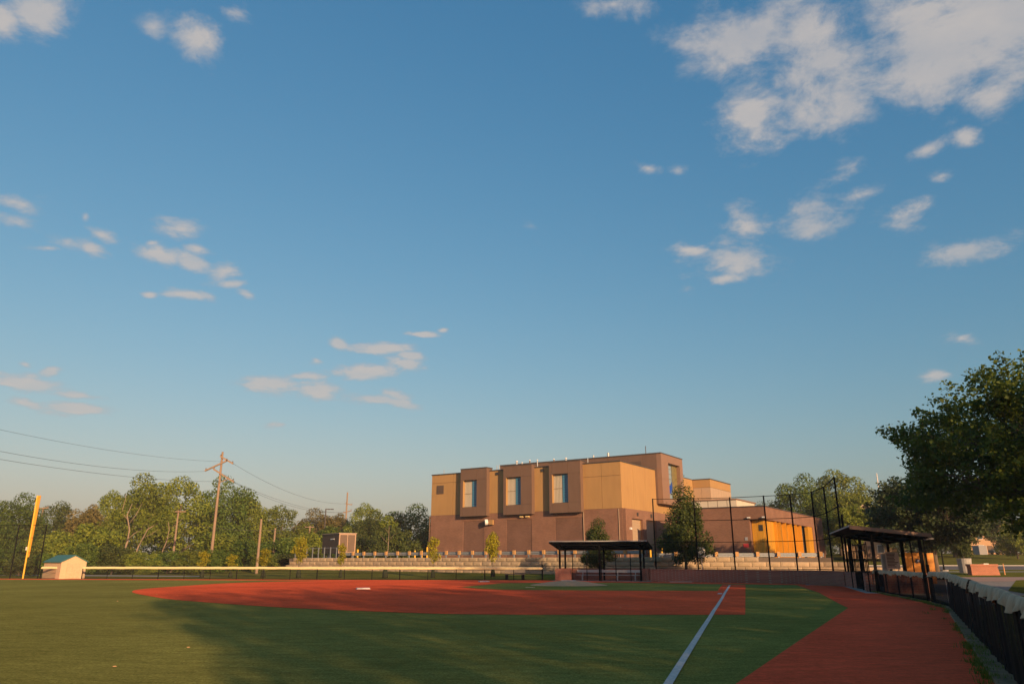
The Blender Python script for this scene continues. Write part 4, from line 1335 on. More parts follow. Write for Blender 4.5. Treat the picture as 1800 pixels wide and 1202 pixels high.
gd_ = MB().box(-.88, -.82, 19.8, 23.8, -.3, 4.66).build('glass_entry', M_glass, Lb)
for i in range(5): MB().box(-.815, -.74, 19.8 + i * .98, 19.88 + i * .98, -.3, 4.66).build('mullion', M_dark, gd_)
for z in (1.9, 3.3): MB().box(-.812, -.76, 19.8, 23.8, z, z + .08).build('mullion', M_dark, gd_)
for i in range(2): MB().box(-.5, -.03, 23.9 + i * 1.6, 25.42 + i * 1.6, -.4, 4.68).build('gold_panel', M_gold, Lb)
MB().box(-1.1, -.6, .70, .749, 3.35, 4.1).build('wall_lamp', M_darkw, Lb)
for x in (-2.2, -.35): MB().box(x, x + .35, -.3, -.01, 4.9, 5.05).build('wall_lamp', M_white2, Lb)
MB().box(-3.0, -2.35, -.06, -.002, 1.35, 1.8).build('red_notice', mat('red_sign', (.42, .03, .03), .5), Lb)
MB().box(-2.75, -2.4, -.05, -.002, 2.2, 2.6).build('notice', M_greybox, Lb)
# clerestory band on the roof
MB().box(-10.8, -4.36, 3.06, 12, LT + .02, 7.55).build('clerestory_core', M_back, Lb)
cladding(Lb, 'y', 3.06, -10.8, -4.3, LT + .05, 7.5, [-10.8 + 6.5 * i / 5 for i in range(1, 5)], [], M_clere, t=.06, gap=.08)
cladding(Lb, 'x', -4.36, 3.0, 11.6, LT + .05, 7.5, [5.9, 8.8], [], M_clere, t=.06, gap=.08, out=1)
MB().box(-10.95, -4.2, 2.9, 12.1, 7.5, 7.66).build('coping', M_fascia, Lb)

# ------------------------------------------------------------------ brown louvred plant enclosure on the terrace
pe = at(563, 975, 108); pc = at(594, 975, 104)
en = thing('plant_enclosure', 'brown louvred metal plant enclosure raised on the terrace', 'enclosure', (pc.x, pc.y, 0), math.radians(35))
zb_, zt_ = at(594, 972, 104).z, at(594, 937.5, 104).z
WE, DE = 2.45, 6.0
MB().box(0, WE, 0.02, DE, zb_, zt_).build('body', mat('enclosure_brown', (.10, .062, .042), .6, .2), en)
for (a, b, lo, hi) in ((0, .16, zb_, zt_), (WE - .16, WE, zb_, zt_), (.161, WE - .161, zt_ - .16, zt_ - .002), (.161, WE - .161, zb_, zb_ + .16), (WE / 2 - .05, WE / 2 + .05, zb_ + .161, zt_ - .162)):
    MB().box(a, b, -.05, .018, lo, hi).build('frame', mat('enclosure_trim', (.34, .22, .14), .6), en)
for i in range(15):
    z = zb_ + .2 + i * (zt_ - zb_ - .4) / 15
    for (a, b) in ((.17, WE / 2 - .06), (WE / 2 + .06, WE - .17)): MB().box(a, b, -.02, .015, z, z + .10).build('louver_slat', M_louv, en)
MB().box(-.08, WE + .08, -.1, DE + .1, zt_ + .002, zt_ + .12).build('roof', mat('enclosure_roof', (.30, .22, .16), .6), en)
for x in (.3, WE - .3):
    for y in (.4, DE - .4): MB().box(x - .1, x + .1, y - .1, y + .1, 1.7, zb_ - .002).build('leg', M_dark, en)
MB().box(-.06, -.01, 1.6, 2.9, zt_ - .75, zt_ - .6).build('strip_light', M_white2, en)

# ------------------------------------------------------------------ utility poles and wires
def utility_pole(label, pt, pb, Y, r, arms=(), group='wooden utility poles', name='utility_pole', material=None, z0=-.2):
    t = at(pt[0], pt[1], Y)
    x0 = t.x
    e = thing(name, label, 'pole', (x0, Y, 0), 0, group)
    H = t.z
    MB().tube([(0, 0, z0), (0, 0, H)], [r * 1.25, r * .8], 10).build('shaft', material or M_pole, e)
    for (a, b, w) in arms:
        A = at(a[0], a[1], Y); B = at(b[0], b[1], Y)
        ar = MB().bar((A.x - x0, -.16, A.z), (B.x - x0, -.16, B.z), w).build('crossarm', M_pole, e)
        n = 3
        for i in (0, n):
            q = Vector((A.x - x0, -.16, A.z)).lerp(Vector((B.x - x0, -.16, B.z)), .04 + .92 * i / n)
            MB().cyl(q.x, q.y, q.z + w / 2, q.z + w / 2 + w * 1.1, w * .35, n=6).build('insulator', M_louv, ar)
    return e, x0, H


mp_, mpx, mpH = utility_pole('tall wooden power pole with slanted double crossarms before the tree line', (391.5, 794), (373, 983), 105, .17,
                             [((388, 802), (410.6, 815), .20), ((361, 827.5), (401, 809), .20), ((375.5, 824), (412, 847), .20), ((384.5, 849), (401, 842), .10)], None)
p2, p2x, p2H = utility_pole('far wooden power pole with short crossarms above the brown enclosure', (611, 865), (608, 935), 168, .19, [((604, 901), (618, 897), .18), ((608, 885), (619, 887), .18)], None)
utility_pole('wooden pole with dark crossarm right of the yellow foul pole', (76, 893), (66, 965), 140, .14, [((64, 894), (86, 892), .2)])
utility_pole('wooden pole with pale crossarm standing before the big left trees', (314, 897), (304, 985), 118, .15, [((300, 899), (327, 899), .16)])
e, x0, H = utility_pole('short wooden pole with three transformers beside the tall power pole', (347, 921), (341, 968), 150, .2, [((337, 934), (351, 933), .2)])
for dx in (-.8, -.1, .6): MB().cyl(dx, -.4, H - 2.3, H - 1.1, .26, n=10).build('transformer', M_grey_st, e)
utility_pole('thin short wooden pole just left of the pole with transformers', (334, 937), (332, 970), 150, .13)
utility_pole('bare leaning wooden pole right of the tall power pole', (459.5, 912), (449, 995), 96, .15)
utility_pole('bare wooden pole second to the right of the tall power pole', (484, 928), (481, 965), 130, .16)
utility_pole('short bare wooden pole third to the right of the tall power pole', (499.5, 945), (497, 977), 140, .14)
utility_pole('wooden pole with tiny crossarm left of the brown enclosure', (545, 924), (542, 980), 125, .13, [((537, 926), (552, 926), .12)])
lp = at(573, 893.5, 150)
st = thing('street_light', 'dark street light with double arm left of the far power pole', 'street light', (lp.x, 150, 0))
MB().tube([(0, 0, -.2), (0, 0, lp.z)], [.16, .11], 8).build('shaft', M_dark, st)
MB().bar((-.1, 0, lp.z - .1), (1.1, 0, lp.z - .1), .1).build('arm', M_dark, st)
for x in (.55, 1.25): MB().box(x - .25, x + .25, -.2, .2, lp.z - .22, lp.z - .04).build('lamp_head', M_dark, st)
fpx = at(1541, 833, 150)
fl_ = thing('flag_pole', 'thin pale flag pole rising above the trees right of the backstop', 'flag pole', (fpx.x, 150, 2.0))
MB().tube([(0, 0, 0), (0, 0, fpx.z - 2)], [.17, .09], 8).build('shaft', mat('pole_white', (.62, .55, .5), .5), fl_)
MB().cyl(0, 0, fpx.z - 2.0, fpx.z - 1.8, .16, .04, n=8).build('finial', M_white2, fl_)


def wire(label, pts, r=.022):
    tag(MB().tube(pts, r, 5).build('power_line', M_wire), label, 'power line', 'power lines')


def parab(A, M_, y_end, n=26):
    """sagging span through attachment A and a measured point M_, level with A again near y_end"""
    ya, ym, za, zm = A.y, M_.y, A.z, M_.z
    # z = za + c (y-ya)(y-y_end)
    c = (zm - za) / ((ym - ya) * (ym - y_end))
    sx = (M_.x - A.x) / (ym - ya)
    return [(A.x + sx * (y - ya), y, za + c * (y - ya) * (y - y_end)) for y in np.linspace(ya, y_end, n)]


wire('topmost power line at the left above the tree line', parab(at(389, 811, 105), at(0, 755, 62), 5), .012)
wire('middle power line at the left above the tree line', parab(at(361, 828, 105), at(0, 793, 62), 5), .015)
wire('lowest power line at the left above the tree line', parab(at(387, 846, 105), at(0, 807, 62), 5), .015)


def sag(A, B, s_, n=18):
    return [tuple(A.lerp(B, i / n) - Vector((0, 0, s_ * 4 * (i / n) * (1 - i / n)))) for i in range(n + 1)]


wire('upper power line between the tall pole and the far pole', sag(at(410.6, 815, 105), at(608, 885, 168), 1.5), .018)
wire('lower power line sloping right from the tall pole', sag(at(412, 847, 105), at(604, 901, 168), 1.0), .018)
wire('middle power line sloping right from the tall pole', sag(at(400, 842, 105), at(618, 898, 168), 1.8), .018)
wire('service wire strung low across the trees left of the enclosure', sag(at(340, 922, 118), at(545, 926, 125), .7), .03)

# ------------------------------------------------------------------ trees
protos = {
    'oak': tree_proto(1, 12, 5.2, 1.6, 34, 15000, .34, 1.75, .30, 'leaf_olive'),
    'oak2': tree_proto(2, 12, 5.0, 1.2, 40, 15000, .34, 1.55, .28, 'leaf_green'),
    'elm': tree_proto(3, 12, 4.4, 2.4, 34, 13000, .34, 1.5, .26, 'leaf_olive', shape='egg'),
    'bush': tree_proto(4, 5, 3.0, .1, 24, 8000, .27, 1.1, .12, 'leaf_olive'),
    'bush2': tree_proto(5, 5, 2.6, .1, 26, 8000, .25, .95, .12, 'leaf_green', shape='egg'),
    'cone': tree_proto(6, 8, 2.6, 1.1, 46, 15000, .20, .85, .15, 'leaf_deep', shape='cone'),
    'sap': tree_proto(7, 4, .75, 1.5, 24, 1500, .19, .40, .035, 'leaf_yellow', shape='egg'),
    'sap2': tree_proto(8, 4, .65, 1.3, 20, 1000, .19, .38, .03, 'leaf_yellow', shape='egg'),
    'snag': tree_proto(9, 12, 4.6, 4.6, 24, 5600, .34, 1.35, .34, 'leaf_olive', 'bark_pale', 'round', (3.2, 0)),
}
PD = {'oak': (12, 5.8), 'oak2': (12, 5.6), 'elm': (12, 5.0), 'bush': (5, 3.5), 'bush2': (5, 3.0), 'cone': (8, 2.7), 'sap': (4, .95), 'sap2': (4, .85), 'snag': (12, 5.4)}
rr = random.Random(77)


def plant(proto, px, ty, Y, wpx, label, leaf=None, group=None, z0=-.1, name='tree', cat='tree', rz=None):
    p = at(px, ty, Y)
    h, r = PD[proto]
    sz = (p.z - z0) / h
    sx = (wpx * Y / 1335.0) / (2 * r)
    return tree_from(protos[proto], name, label, (p.x, Y, z0), rr.uniform(0, 6.28) if rz is None else rz, (sx, sx, sz), group, leaf, cat)


TL = 'trees of the tree line behind the left outfield'
line = [
    ('oak2', -40, 880, 120, 120, 'broad green tree at the far left edge of the picture', 'leaf_green'),
    ('oak', 30, 878, 128, 105, 'rounded green tree directly left of the yellow foul pole top', 'leaf_green'),
    ('oak2', 102, 890, 150, 90, 'low dark tree between the foul pole and the leaning trees', 'leaf_deep'),
    ('elm', 158, 884, 145, 80, 'reddish brown tinged tree behind the pole right of the shed', 'leaf_rust'),
    ('oak2', 196, 872, 150, 70, 'deep green tree behind the pyramidal one', 'leaf_olive'),
    ('oak', 246, 846, 132, 120, 'tallest broad tree at the left of the big trio', 'leaf_olive'),
    ('oak2', 322, 849, 138, 125, 'broad olive tree in the middle of the big trio', 'leaf_olive'),
    ('oak', 398, 850, 142, 110, 'broad green tree behind the tall power pole', 'leaf_green'),
    ('elm', 440, 866, 146, 80, 'green tree at the right shoulder of the big trio', 'leaf_olive'),
    ('oak2', 497, 896, 152, 100, 'lower spreading olive tree right of the big trio', 'leaf_olive'),
    ('oak', 552, 902, 158, 90, 'reddish leaved tree behind the wooden pole with tiny crossarm', 'leaf_rust'),
    ('elm', 592, 900, 165, 70, 'dull brownish green tree under the street light', 'leaf_rust'),
    ('oak2', 640, 893, 158, 78, 'pale topped tree right of the far power pole', 'leaf_olive'),
    ('oak', 662, 908, 140, 84, 'dark rounded tree left of the pair beside the school', 'leaf_deep'),
    ('oak', 722, 896, 145, 112, 'large dark green tree touching the left end of the school', 'leaf_green'),
]
for (pr_, px, ty, Y, w, lab, lf) in line:
    plant(pr_, px, ty, Y, w, lab, lf, TL, -.2)
BL_ = 'shrubs in front of the tree line'
shr = [
    ('bush', 8, 925, 100, 80, 'dense shrub at the left edge beneath the trees', 'leaf_green'),
    ('bush2', 52, 945, 104, 70, 'yellowish shrub behind the lower part of the foul pole', 'leaf_olive'),
    ('bush', 112, 938, 112, 90, 'pale grey green shrub above the shed roof', 'leaf_olive'),
    ('bush2', 175, 915, 104, 96, 'tall pyramidal shrub right of the shed', 'leaf_olive'),
    ('bush', 145, 958, 96, 70, 'low dark shrub just right of the shed', 'leaf_green'),
    ('bush2', 205, 952, 98, 70, 'dark low shrub at the foot of the pyramidal one', 'leaf_deep'),
    ('bush', 248, 972, 98, 70, 'low yellow green brush at the foot of the leaning trunks', 'leaf_olive'),
    ('bush2', 298, 966, 104, 76, 'low shrub left of the pole with pale crossarm', 'leaf_green'),
    ('bush', 342, 970, 100, 80, 'low shrub below the pole with transformers', 'leaf_olive'),
    ('bush2', 402, 934, 112, 92, 'bright green shrub right of the tall power pole', 'leaf_olive'),
    ('bush', 432, 952, 106, 84, 'leafy shrub left of the bare leaning pole', 'leaf_green'),
    ('bush', 380, 968, 100, 66, 'low shrub at the foot of the tall power pole', 'leaf_green'),
    ('bush2', 486, 942, 116, 92, 'green shrub behind the two bare short poles', 'leaf_green'),
    ('bush', 536, 940, 120, 92, 'shrub left of the brown enclosure', 'leaf_olive'),
    ('bush2', 518, 966, 112, 70, 'low dark shrub at the left end of the block wall', 'leaf_deep'),
    ('bush', 462, 972, 102, 62, 'low brush behind the yellow sapling left of the block wall', 'leaf_olive'),
    ('bush', 590, 930, 126, 84, 'shrub hidden mostly behind the brown enclosure', 'leaf_green'),
    ('bush2', 648, 938, 122, 84, 'very dark shrub right of the brown enclosure', 'leaf_deep'),
    ('bush', 692, 930, 126, 90, 'dark shrub between the enclosure and the school', 'leaf_deep'),
    ('bush2', 735, 938, 128, 70, 'dark shrub against the grey left wing of the school', 'leaf_deep'),
    ('bush', 85, 975, 92, 70, 'low brush behind the shed', 'leaf_green'),
    ('bush', -25, 960, 92, 90, 'low brush beyond the tall black side fence', 'leaf_green'),
    ('bush2', 40, 970, 90, 60, 'low dark brush right behind the foul pole foot', 'leaf_deep'),
]
for (pr_, px, ty, Y, w, lab, lf) in shr:
    plant(pr_, px, ty, Y, w, lab, lf, BL_, -.2, 'shrub', 'shrub')


# pale leaning, half dead trees at the wood's edge
def snag(label, px_pts, Y, r0, branches, tufts_):
    A = at(px_pts[0][0], px_pts[0][1], Y)
    e = thing('leaning_tree', label, 'tree', (A.x, Y, 0), 0, 'leaning pale trunks at the wood edge')
    w = MB()
    P = [at(x, y, Y) - Vector((A.x, Y, 0)) for x, y in px_pts]
    P = [Vector((p.x, .4 * math.sin(i * 1.7), p.z)) for i, p in enumerate(P)]
    r0 *= .72
    w.tube(P, [r0 * (1 - .75 * i / (len(P) - 1)) for i in range(len(P))], 8)
    for br in branches:
        Q_ = [at(x, y, Y) - Vector((A.x, Y, 0)) for x, y in br]
        Q_ = [Vector((p.x, -.5 * i / len(Q_), p.z)) for i, p in enumerate(Q_)]
        w.tube(Q_, [r0 * .45 * (1 - .8 * i / (len(Q_) - 1)) for i in range(len(Q_))], 6)
    w.build('trunk', M_barkp, e, True)
    rg = np.random.default_rng(int(px_pts[0][0]))
    PV, NV = [], []
    for (x, y, r) in tufts_:
        c_ = at(x, y, Y) - Vector((A.x, Y, 0))
        p, nr = clump_points(rg, np.array([c_.x, rg.normal() * .5, c_.z]), r, int(240 * r * r))
        PV.append(p); NV.append(nr)
    PV = np.vstack(PV); NV = np.vstack(NV)
    V, Q_ = leaves(rg, PV, NV, .3 * (.6 + .7 * rg.random(len(PV))))
    mesh_np('crown', V, Q_, 'leaf_olive', e)


snag('pale leaning trunk forking up to the right near the pyramidal shrub', [(214, 982), (222, 950), (228, 930), (226, 905), (231, 885)], 101, .22,
     [[(222, 950), (236, 938), (250, 930), (262, 915)], [(226, 915), (215, 900), (222, 878), (224, 868)], [(227, 920), (240, 905), (252, 885)]], [(226, 880, 1.0), (246, 900, .9), (258, 918, .8), (212, 905, .9)])
snag('second pale trunk leaning right under the big trio', [(236, 980), (241, 960), (252, 945), (262, 930), (278, 918), (284, 906)], 103, .18,
     [[(252, 945), (268, 938), (280, 930)], [(262, 930), (260, 915), (276, 900)]], [(284, 900, 1.1), (270, 915, .8), (292, 912, .9)])
snag('bare thin branching trunk left of the pole with pale crossarm', [(285, 970), (291, 950), (298, 930), (296, 905), (302, 890)], 106, .12,
     [[(291, 950), (303, 940), (310, 925)], [(298, 930), (312, 920), (326, 908)], [(287, 965), (300, 955), (305, 950)]], [(300, 895, .8), (320, 910, .7)])
snag('thin pale dead tree with bare twigs before the dark trees by the school', [(681, 978), (682, 955), (684, 935), (685, 912)], 112, .09,
     [[(682, 955), (673, 945), (668, 938)], [(683, 950), (692, 940), (700, 936)], [(684, 938), (675, 925), (672, 915)], [(684, 930), (694, 920), (698, 912)]], [(684, 915, .9), (695, 922, .6), (674, 922, .6)])

# the wood closing the view behind the single trees: nobody could count it
def far_wood(name, label, x0, x1, y0, y1, hlo, hhi, n, seed, leaf, zb):
    rg = np.random.default_rng(seed)
    PV, NV = [], []
    for i in range(n):
        x = x0 + (x1 - x0) * (i + rg.random()) / n; y = y0 + (y1 - y0) * rg.random()
        hgt = hlo + (hhi - hlo) * (.5 + .5 * mnoise.noise(Vector((x * .07, y * .05, seed))) + .25 * rg.normal() * .4)
        z = .6
        while z < hgt:
            r = 1.6 + .8 * rg.random()
            p, nr = clump_points(rg, np.array([x + rg.normal() * .8, y + rg.normal() * .8, zb + z]), r, 170)
            PV.append(p); NV.append(nr); z += 1.7
    PV = np.vstack(PV); NV = np.vstack(NV)
    V, Q_ = leaves(rg, PV, NV, .42 * (.6 + .7 * rg.random(len(PV))))
    o = mesh_np(name, V, Q_, leaf); o['kind'] = 'stuff'; o['label'] = label; o['category'] = 'wood'
    return o


far_wood('far_wood', 'dark mass of woodland behind the left tree line', -150, -8, 166, 182, 7.5, 11.5, 74, 3, 'leaf_green', -.5)
far_wood('hillside_wood', 'dark mass of woodland behind the houses at the right', 62, 190, 215, 235, 9, 15, 60, 6, 'leaf_deep', 3.5)

# saplings with watering bags along the far fence
bag_me = None
for i, (px, ty, Y, w, pr_, lab) in enumerate((
        (360, 966, 80, 22, 'sap2', 'small yellow green sapling left of the tall power pole foot'),
        (467, 962, 80, 24, 'sap2', 'yellow leaved sapling left of the block wall end'),
        (530, 942, 79, 27, 'sap', 'bright yellow sapling before the left end of the block wall'),
        (602, 953, 79, 18, 'sap2', 'slim yellow sapling in front of the brown enclosure'),
        (763, 941, 78, 22, 'sap2', 'yellow green sapling at the left corner of the school'),
        (867, 932, 77, 27, 'sap', 'yellow sapling in front of the middle window bay'),
        (409, 972, 81, 20, 'sap2', 'small sapling right of the tall power pole foot'))):
    e = plant(pr_, px, ty, Y, w, lab, 'leaf_yellow', 'staked saplings along the far fence', 0.0, 'sapling', 'sapling')
    m = MB(); m.tube([(0, 0, .0), (0, 0, .35), (0, 0, .75), (.03, 0, .95)], [.30, .28, .20, .08], 10)
    m.build('water_bag', M_bag, e, True)
m = MB(); m.tube([(0, 0, 0), (0, 0, .4), (0, 0, .8), (.02, 0, 1.0)], [.30, .28, .2, .1], 10)
b = thing('water_bag', 'dark watering bag with a weed beyond the middle of the far fence', 'watering bag', (at(677, 1010, 78).x, 78, 0))
m.build('bag', M_bag, b, True)

# small bench behind the far fence
p = at(905, 1012, 71.5)
b = thing('park_bench', 'small dark bench behind the right end of the far fence', 'bench', (p.x, 71.5, 0), -.1)
MB().box(-.95, .95, -.22, .22, .42, .50).build('seat', mat('bench_wood', (.12, .09, .075), .8), b)
MB().box(-.95, .95, .20, .26, .60, 1.0).build('backrest', mat('bench_wood2', (.30, .24, .18), .8), b)
for x in (-.75, .75): MB().box(x - .12, x + .12, -.18, .26, 0, .419).build('leg', M_black, b)

# trees between the backstop and the block wall
plant('cone', 1199, 860, 70.5, 100, 'dark leafy pyramidal tree between the backstop and the block wall', 'leaf_deep', None, 0.05, 'young_tree', rz=1.2)
plant('cone', 1049, 915, 72, 66, 'small dark tree standing behind the dugout roof', 'leaf_deep', None, 0.05, 'young_tree', rz=4.0)

# far trees right of the gold building
FR = 'far trees right of the school'
for (pr_, px, ty, Y, w, lab, lf) in (
        ('oak', 1402, 846, 150, 104, 'rounded sunlit tree left of the tall net wing', 'leaf_green'),
        ('oak2', 1462, 838, 155, 124, 'large sunlit tree behind the tall net wing', 'leaf_olive'),
        ('oak', 1512, 866, 160, 100, 'olive tree right of the tall net wing', 'leaf_olive'),
        ('elm', 1496, 884, 118, 88, 'loose olive tree half hiding the tan house', 'leaf_olive'),
        ('elm', 1440, 885, 165, 110, 'dark tree behind the gold panelled building', 'leaf_deep'),
        ('oak2', 1575, 860, 130, 110, 'bluish dark tree right of the flag pole', 'leaf_blue'),
        ('oak', 1660, 865, 150, 120, 'dark tree behind the foot of the big maple', 'leaf_deep'),
        ('oak2', 1770, 880, 165, 120, 'dark tree behind the brick sign', 'leaf_deep'),
        ('bush2', 1778, 918, 140, 62, 'golden lit small tree right of the grey box', 'leaf_olive'),
        ('elm', 1850, 860, 160, 130, 'dark tree at the far right edge', 'leaf_deep'),
        ('bush', 1610, 930, 150, 80, 'dark shrub behind the right dugout roof', 'leaf_deep')):
    plant(pr_, px, ty, Y, w, lab, lf, FR, 2.0)
q = at(1352, 880, 190)
V, Q_, wd = make_tree_parts(31, 12, 2.6, 1.0, 40, 5000, .4, .9, .2, 'cone')
cf = thing('conifer', 'small dark conifer top above the roof of the gold panelled building', 'tree', (q.x, 190, 2.0), 0, None, (1.1, 1.1, (q.z - 2) / 12.4))
mesh_np('crown', V, Q_, 'leaf_blue', cf); wd.build('trunk', M_bark, cf)


# ------------------------------------------------------------------ big maples: sprays of leaves on branching limbs
def maple(seed, h, R, base, sprays, per, ls, trunk_r, squash=1.0):
    rg = np.random.default_rng(seed)
    wood = MB()
    fork = base + .8
    wood.tube([(0, 0, -.3), (.03, .02, .5), (.05, 0, fork * .6), (0, .05, fork)], [trunk_r * 1.45, trunk_r * 1.05, trunk_r * .92, trunk_r * .85], 12)
    limbs = []
    nl = 15
    for i in range(nl):
        az = i * 2.399 + rg.normal() * .25
        el = .18 + 1.15 * (i / (nl - 1)) ** .9
        Lr = 1.0
        tip = Vector((math.cos(az) * math.cos(el) * R * .80, math.sin(az) * math.cos(el) * R * .80, fork + math.sin(el) * (h - fork) * .86 + .5))
        st_ = Vector((0, 0, fork - .9 + .11 * i))
        mid = st_.lerp(tip, .45) + Vector((0, 0, .9))
        limbs.append((st_, mid, tip))
        wood.tube([st_, st_.lerp(mid, .5) + Vector((0, 0, .25)), mid, mid.lerp(tip, .55) + Vector((0, 0, .2)), tip], [trunk_r * .42, trunk_r * .34, trunk_r * .26, trunk_r * .16, .02], 7, False)
    PV, NV, SV = [], [], []
    cz = (h + base) / 2; hz = (h - base) / 2
    for i in range(sprays):
        u = rg.normal(size=3); u /= np.linalg.norm(u)
        k = rg.random() ** .36
        c_ = np.array([u[0] * R * k, u[1] * R * k, cz + u[2] * hz * k])
        # knock lumps into the outline
        lump = .84 + .42 * mnoise.noise(Vector((c_[0] * .33, c_[1] * .33, c_[2] * .38 + seed)))
        c_[:2] *= lump; c_[2] = cz + (c_[2] - cz) * (lump * .5 + .5)
        # near which limb does it hang
        bl = min(limbs, key=lambda l: (l[1].lerp(l[2], .6) - Vector(c_)).length)
        root = np.array(bl[1].lerp(bl[2], .3 + .6 * rg.random()))
        ax = c_ - root; Lx = np.linalg.norm(ax)
        out_ = ax / (Lx + 1e-6) * .6 + np.array([u[0], u[1], .5]) * .6
        out_ /= np.linalg.norm(out_)
        ln = .9 + .9 * rg.random()
        n = int(per * (.6 + .8 * rg.random()))
        t = rg.random((n, 1))
        sg = .40 * (1.1 - .62 * t)
        pts = c_ + out_ * ln * (t - .35) + rg.normal(size=(n, 3)) * sg * np.array([1, 1, .62])
        PV.append(pts); NV.append(rg.normal(size=(n, 3)) * .7 + np.array([0, 0, .75]) + out_ * .2); SV.append(ls * (.6 + .75 * rg.random(n)))
        if i % 2 == 0:
            a = Vector(root); b_ = Vector(c_ + out_ * ln * .55)
            wood.tube([a, a.lerp(b_, .5) + Vector((0, 0, .15)), b_], [.022, .014, .005], 4, False)
    V, Q_ = leaves(rg, np.vstack(PV), np.vstack(NV), np.concatenate(SV), .8)
    return V, Q_, wood


A_pos = (29.4, 38.0)
V, Q_, wd = maple(41, 12.0, 9.8, 2.4, 760, 140, .20, .38)
mA = thing('maple_tree', 'huge dark leafy maple overhanging the right edge of the picture', 'tree', (A_pos[0], A_pos[1], 0), .7)
mesh_np('crown', V, Q_, 'leaf_maple', mA); wd.build('trunk', M_bark, mA, True)
V, Q_, wd = maple(43, 9.4, 6.2, 2.6, 430, 110, .25, .26)
B_xy = g(1647, 1010, .45)
mB = thing('maple_tree', 'dark leafy maple with slim trunk behind the right dugout', 'tree', (41.2, 75.0, .1), 2.0)
mesh_np('crown', V, Q_, 'leaf_blue', mB); wd.build('trunk', M_bark, mB, True)

# street trees behind and right of the viewer; they throw the long evening shadows across the field
V, Q_, wd = maple(45, 14, 6.2, 2.4, 600, 14, .28, .36)
cr = mesh_np('crown', V, Q_, 'leaf_lime'); tk = wd.build('trunk', M_bark, None, True)
COL.objects.unlink(cr); COL.objects.unlink(tk)
for i, (x, y, h_, r_, lab) in enumerate((
        (18.0, -21.8, 19.5, .62, 'slim street tree farthest behind the viewer'),
        (21.2, -17.0, 19.0, .86, 'second street tree behind the viewer on the right'),
        (25.8, -8.2, 17.5, 1.0, 'street tree behind the right shoulder of the viewer'),
        (23.4, -12.8, 18.5, .80, 'street tree between the second and the shoulder one behind the viewer'),
        (29.6, -2.4, 18.5, .95, 'leafy street tree level with the viewer on the right'),
        (34.6, 4.4, 22.5, 1.2, 'broad street tree just out of sight on the right'),
        (46.0, 9.0, 16.8, 1.1, 'tall street tree on the sunny side of the huge maple'),
        (50.0, 16.0, 14.2, .85, 'street tree farthest to the right beside the path'))):
    tree_from((cr.data, tk.data), 'street_tree', lab, (x, y, 0), i * 1.3, (r_, r_, h_ / 14.0), 'street trees along the foul side')

# ------------------------------------------------------------------ things beyond the right dugout
# orange kiosk panels
p = at(1612, 990, 55)
ko = thing('orange_kiosk', 'orange panelled kiosk with dark emblem behind the right dugout', 'kiosk', (at(1588, 990, 55).x, 55, 0), -.12)
pw = 1.0
zt = at(1600, 971, 55).z
for i, (a, b) in enumerate(((0, .62), (.70, 1.32))):
    MB().box(a, b, 0, .08, .1, zt).build('panel', M_orange, ko)
MB().box(1.45, 1.53, .1, 1.3, .1, zt).build('side_panel', M_orange, ko)
MB().box(1.62, 2.05, -.1, -.02, .1, zt - .02).build('end_panel', M_orange, ko)
for x in (-.06, .63, 1.34, 1.56): MB().box(x, x + .065, -.02, .10, -.05, zt + .9).build('post', M_black, ko)
MB().box(-.2, 2.2, -.3, 1.5, zt + .9, zt + 1.02).build('roof', M_dark, ko)
em = MB(); em.prism([(.80, 1.62), (.92, 1.78), (1.12, 1.76), (1.24, 1.60), (1.16, 1.50), (1.02, 1.56), (.94, 1.46), (.84, 1.50)], 'y', -.03, -.002); emo = em.build('emblem', M_ink, ko)
MB().prism([(.92, 1.64), (1.0, 1.71), (1.1, 1.66), (1.02, 1.61)], 'y', -.045, -.031).build('emblem_highlight', M_white2, emo)
MB().box(.84, 1.16, -.02, -.002, .82, .88).build('emblem_bar', M_ink, ko)
# rules sign
p = at(1569, 985, 47.5)
sg_ = thing('rules_sign', 'grey rules board with rows of small text under the dugout roof', 'sign', (p.x, 47.5, 0), -.3)
z0_, z1_ = at(1569, 1000, 47.5).z, at(1569, 970, 47.5).z
MB().box(-.38, .38, 0, .04, z0_, z1_).build('board', M_sign, sg_)
for x in (-.3, .26): MB().box(x, x + .05, .041, .09, -.05, z1_).build('post', M_grey_st, sg_)
r5 = random.Random(5)
for i in range(10):
    z = z1_ - .10 - i * (z1_ - z0_ - .16) / 10
    MB().box(-.31, .31 - r5.random() * .22, -.006, -.001, z - .022, z + .022).build('text_line', M_ink, sg_)
p = at(1555, 985, 52)
ub = thing('utility_cabinet', 'pale blue grey cabinet left of the rules board', 'cabinet', (p.x, 52, 0), -.2)
MB().box(-.14, .14, 0, .3, -.05, at(1555, 973, 52).z).build('body', mat('cabinet', (.30, .37, .39), .5), ub)
MB().box(-.12, .12, -.02, -.002, .3, at(1555, 975, 52).z).build('door', mat('cabinet_door', (.28, .35, .37), .5), ub)
# light sign behind the leafy tree
p = at(1233, 970, 69)
s2 = thing('back_sign', 'blank pale grey sign panel right of the pyramidal tree', 'sign', (p.x, 69, 0))
MB().box(-.33, .33, 0, .03, at(1233, 979, 69).z, at(1233, 961, 69).z).build('panel', M_sign, s2)
MB().box(-.03, .03, .031, .08, 0, at(1233, 963, 69).z).build('post', M_grey_st, s2)
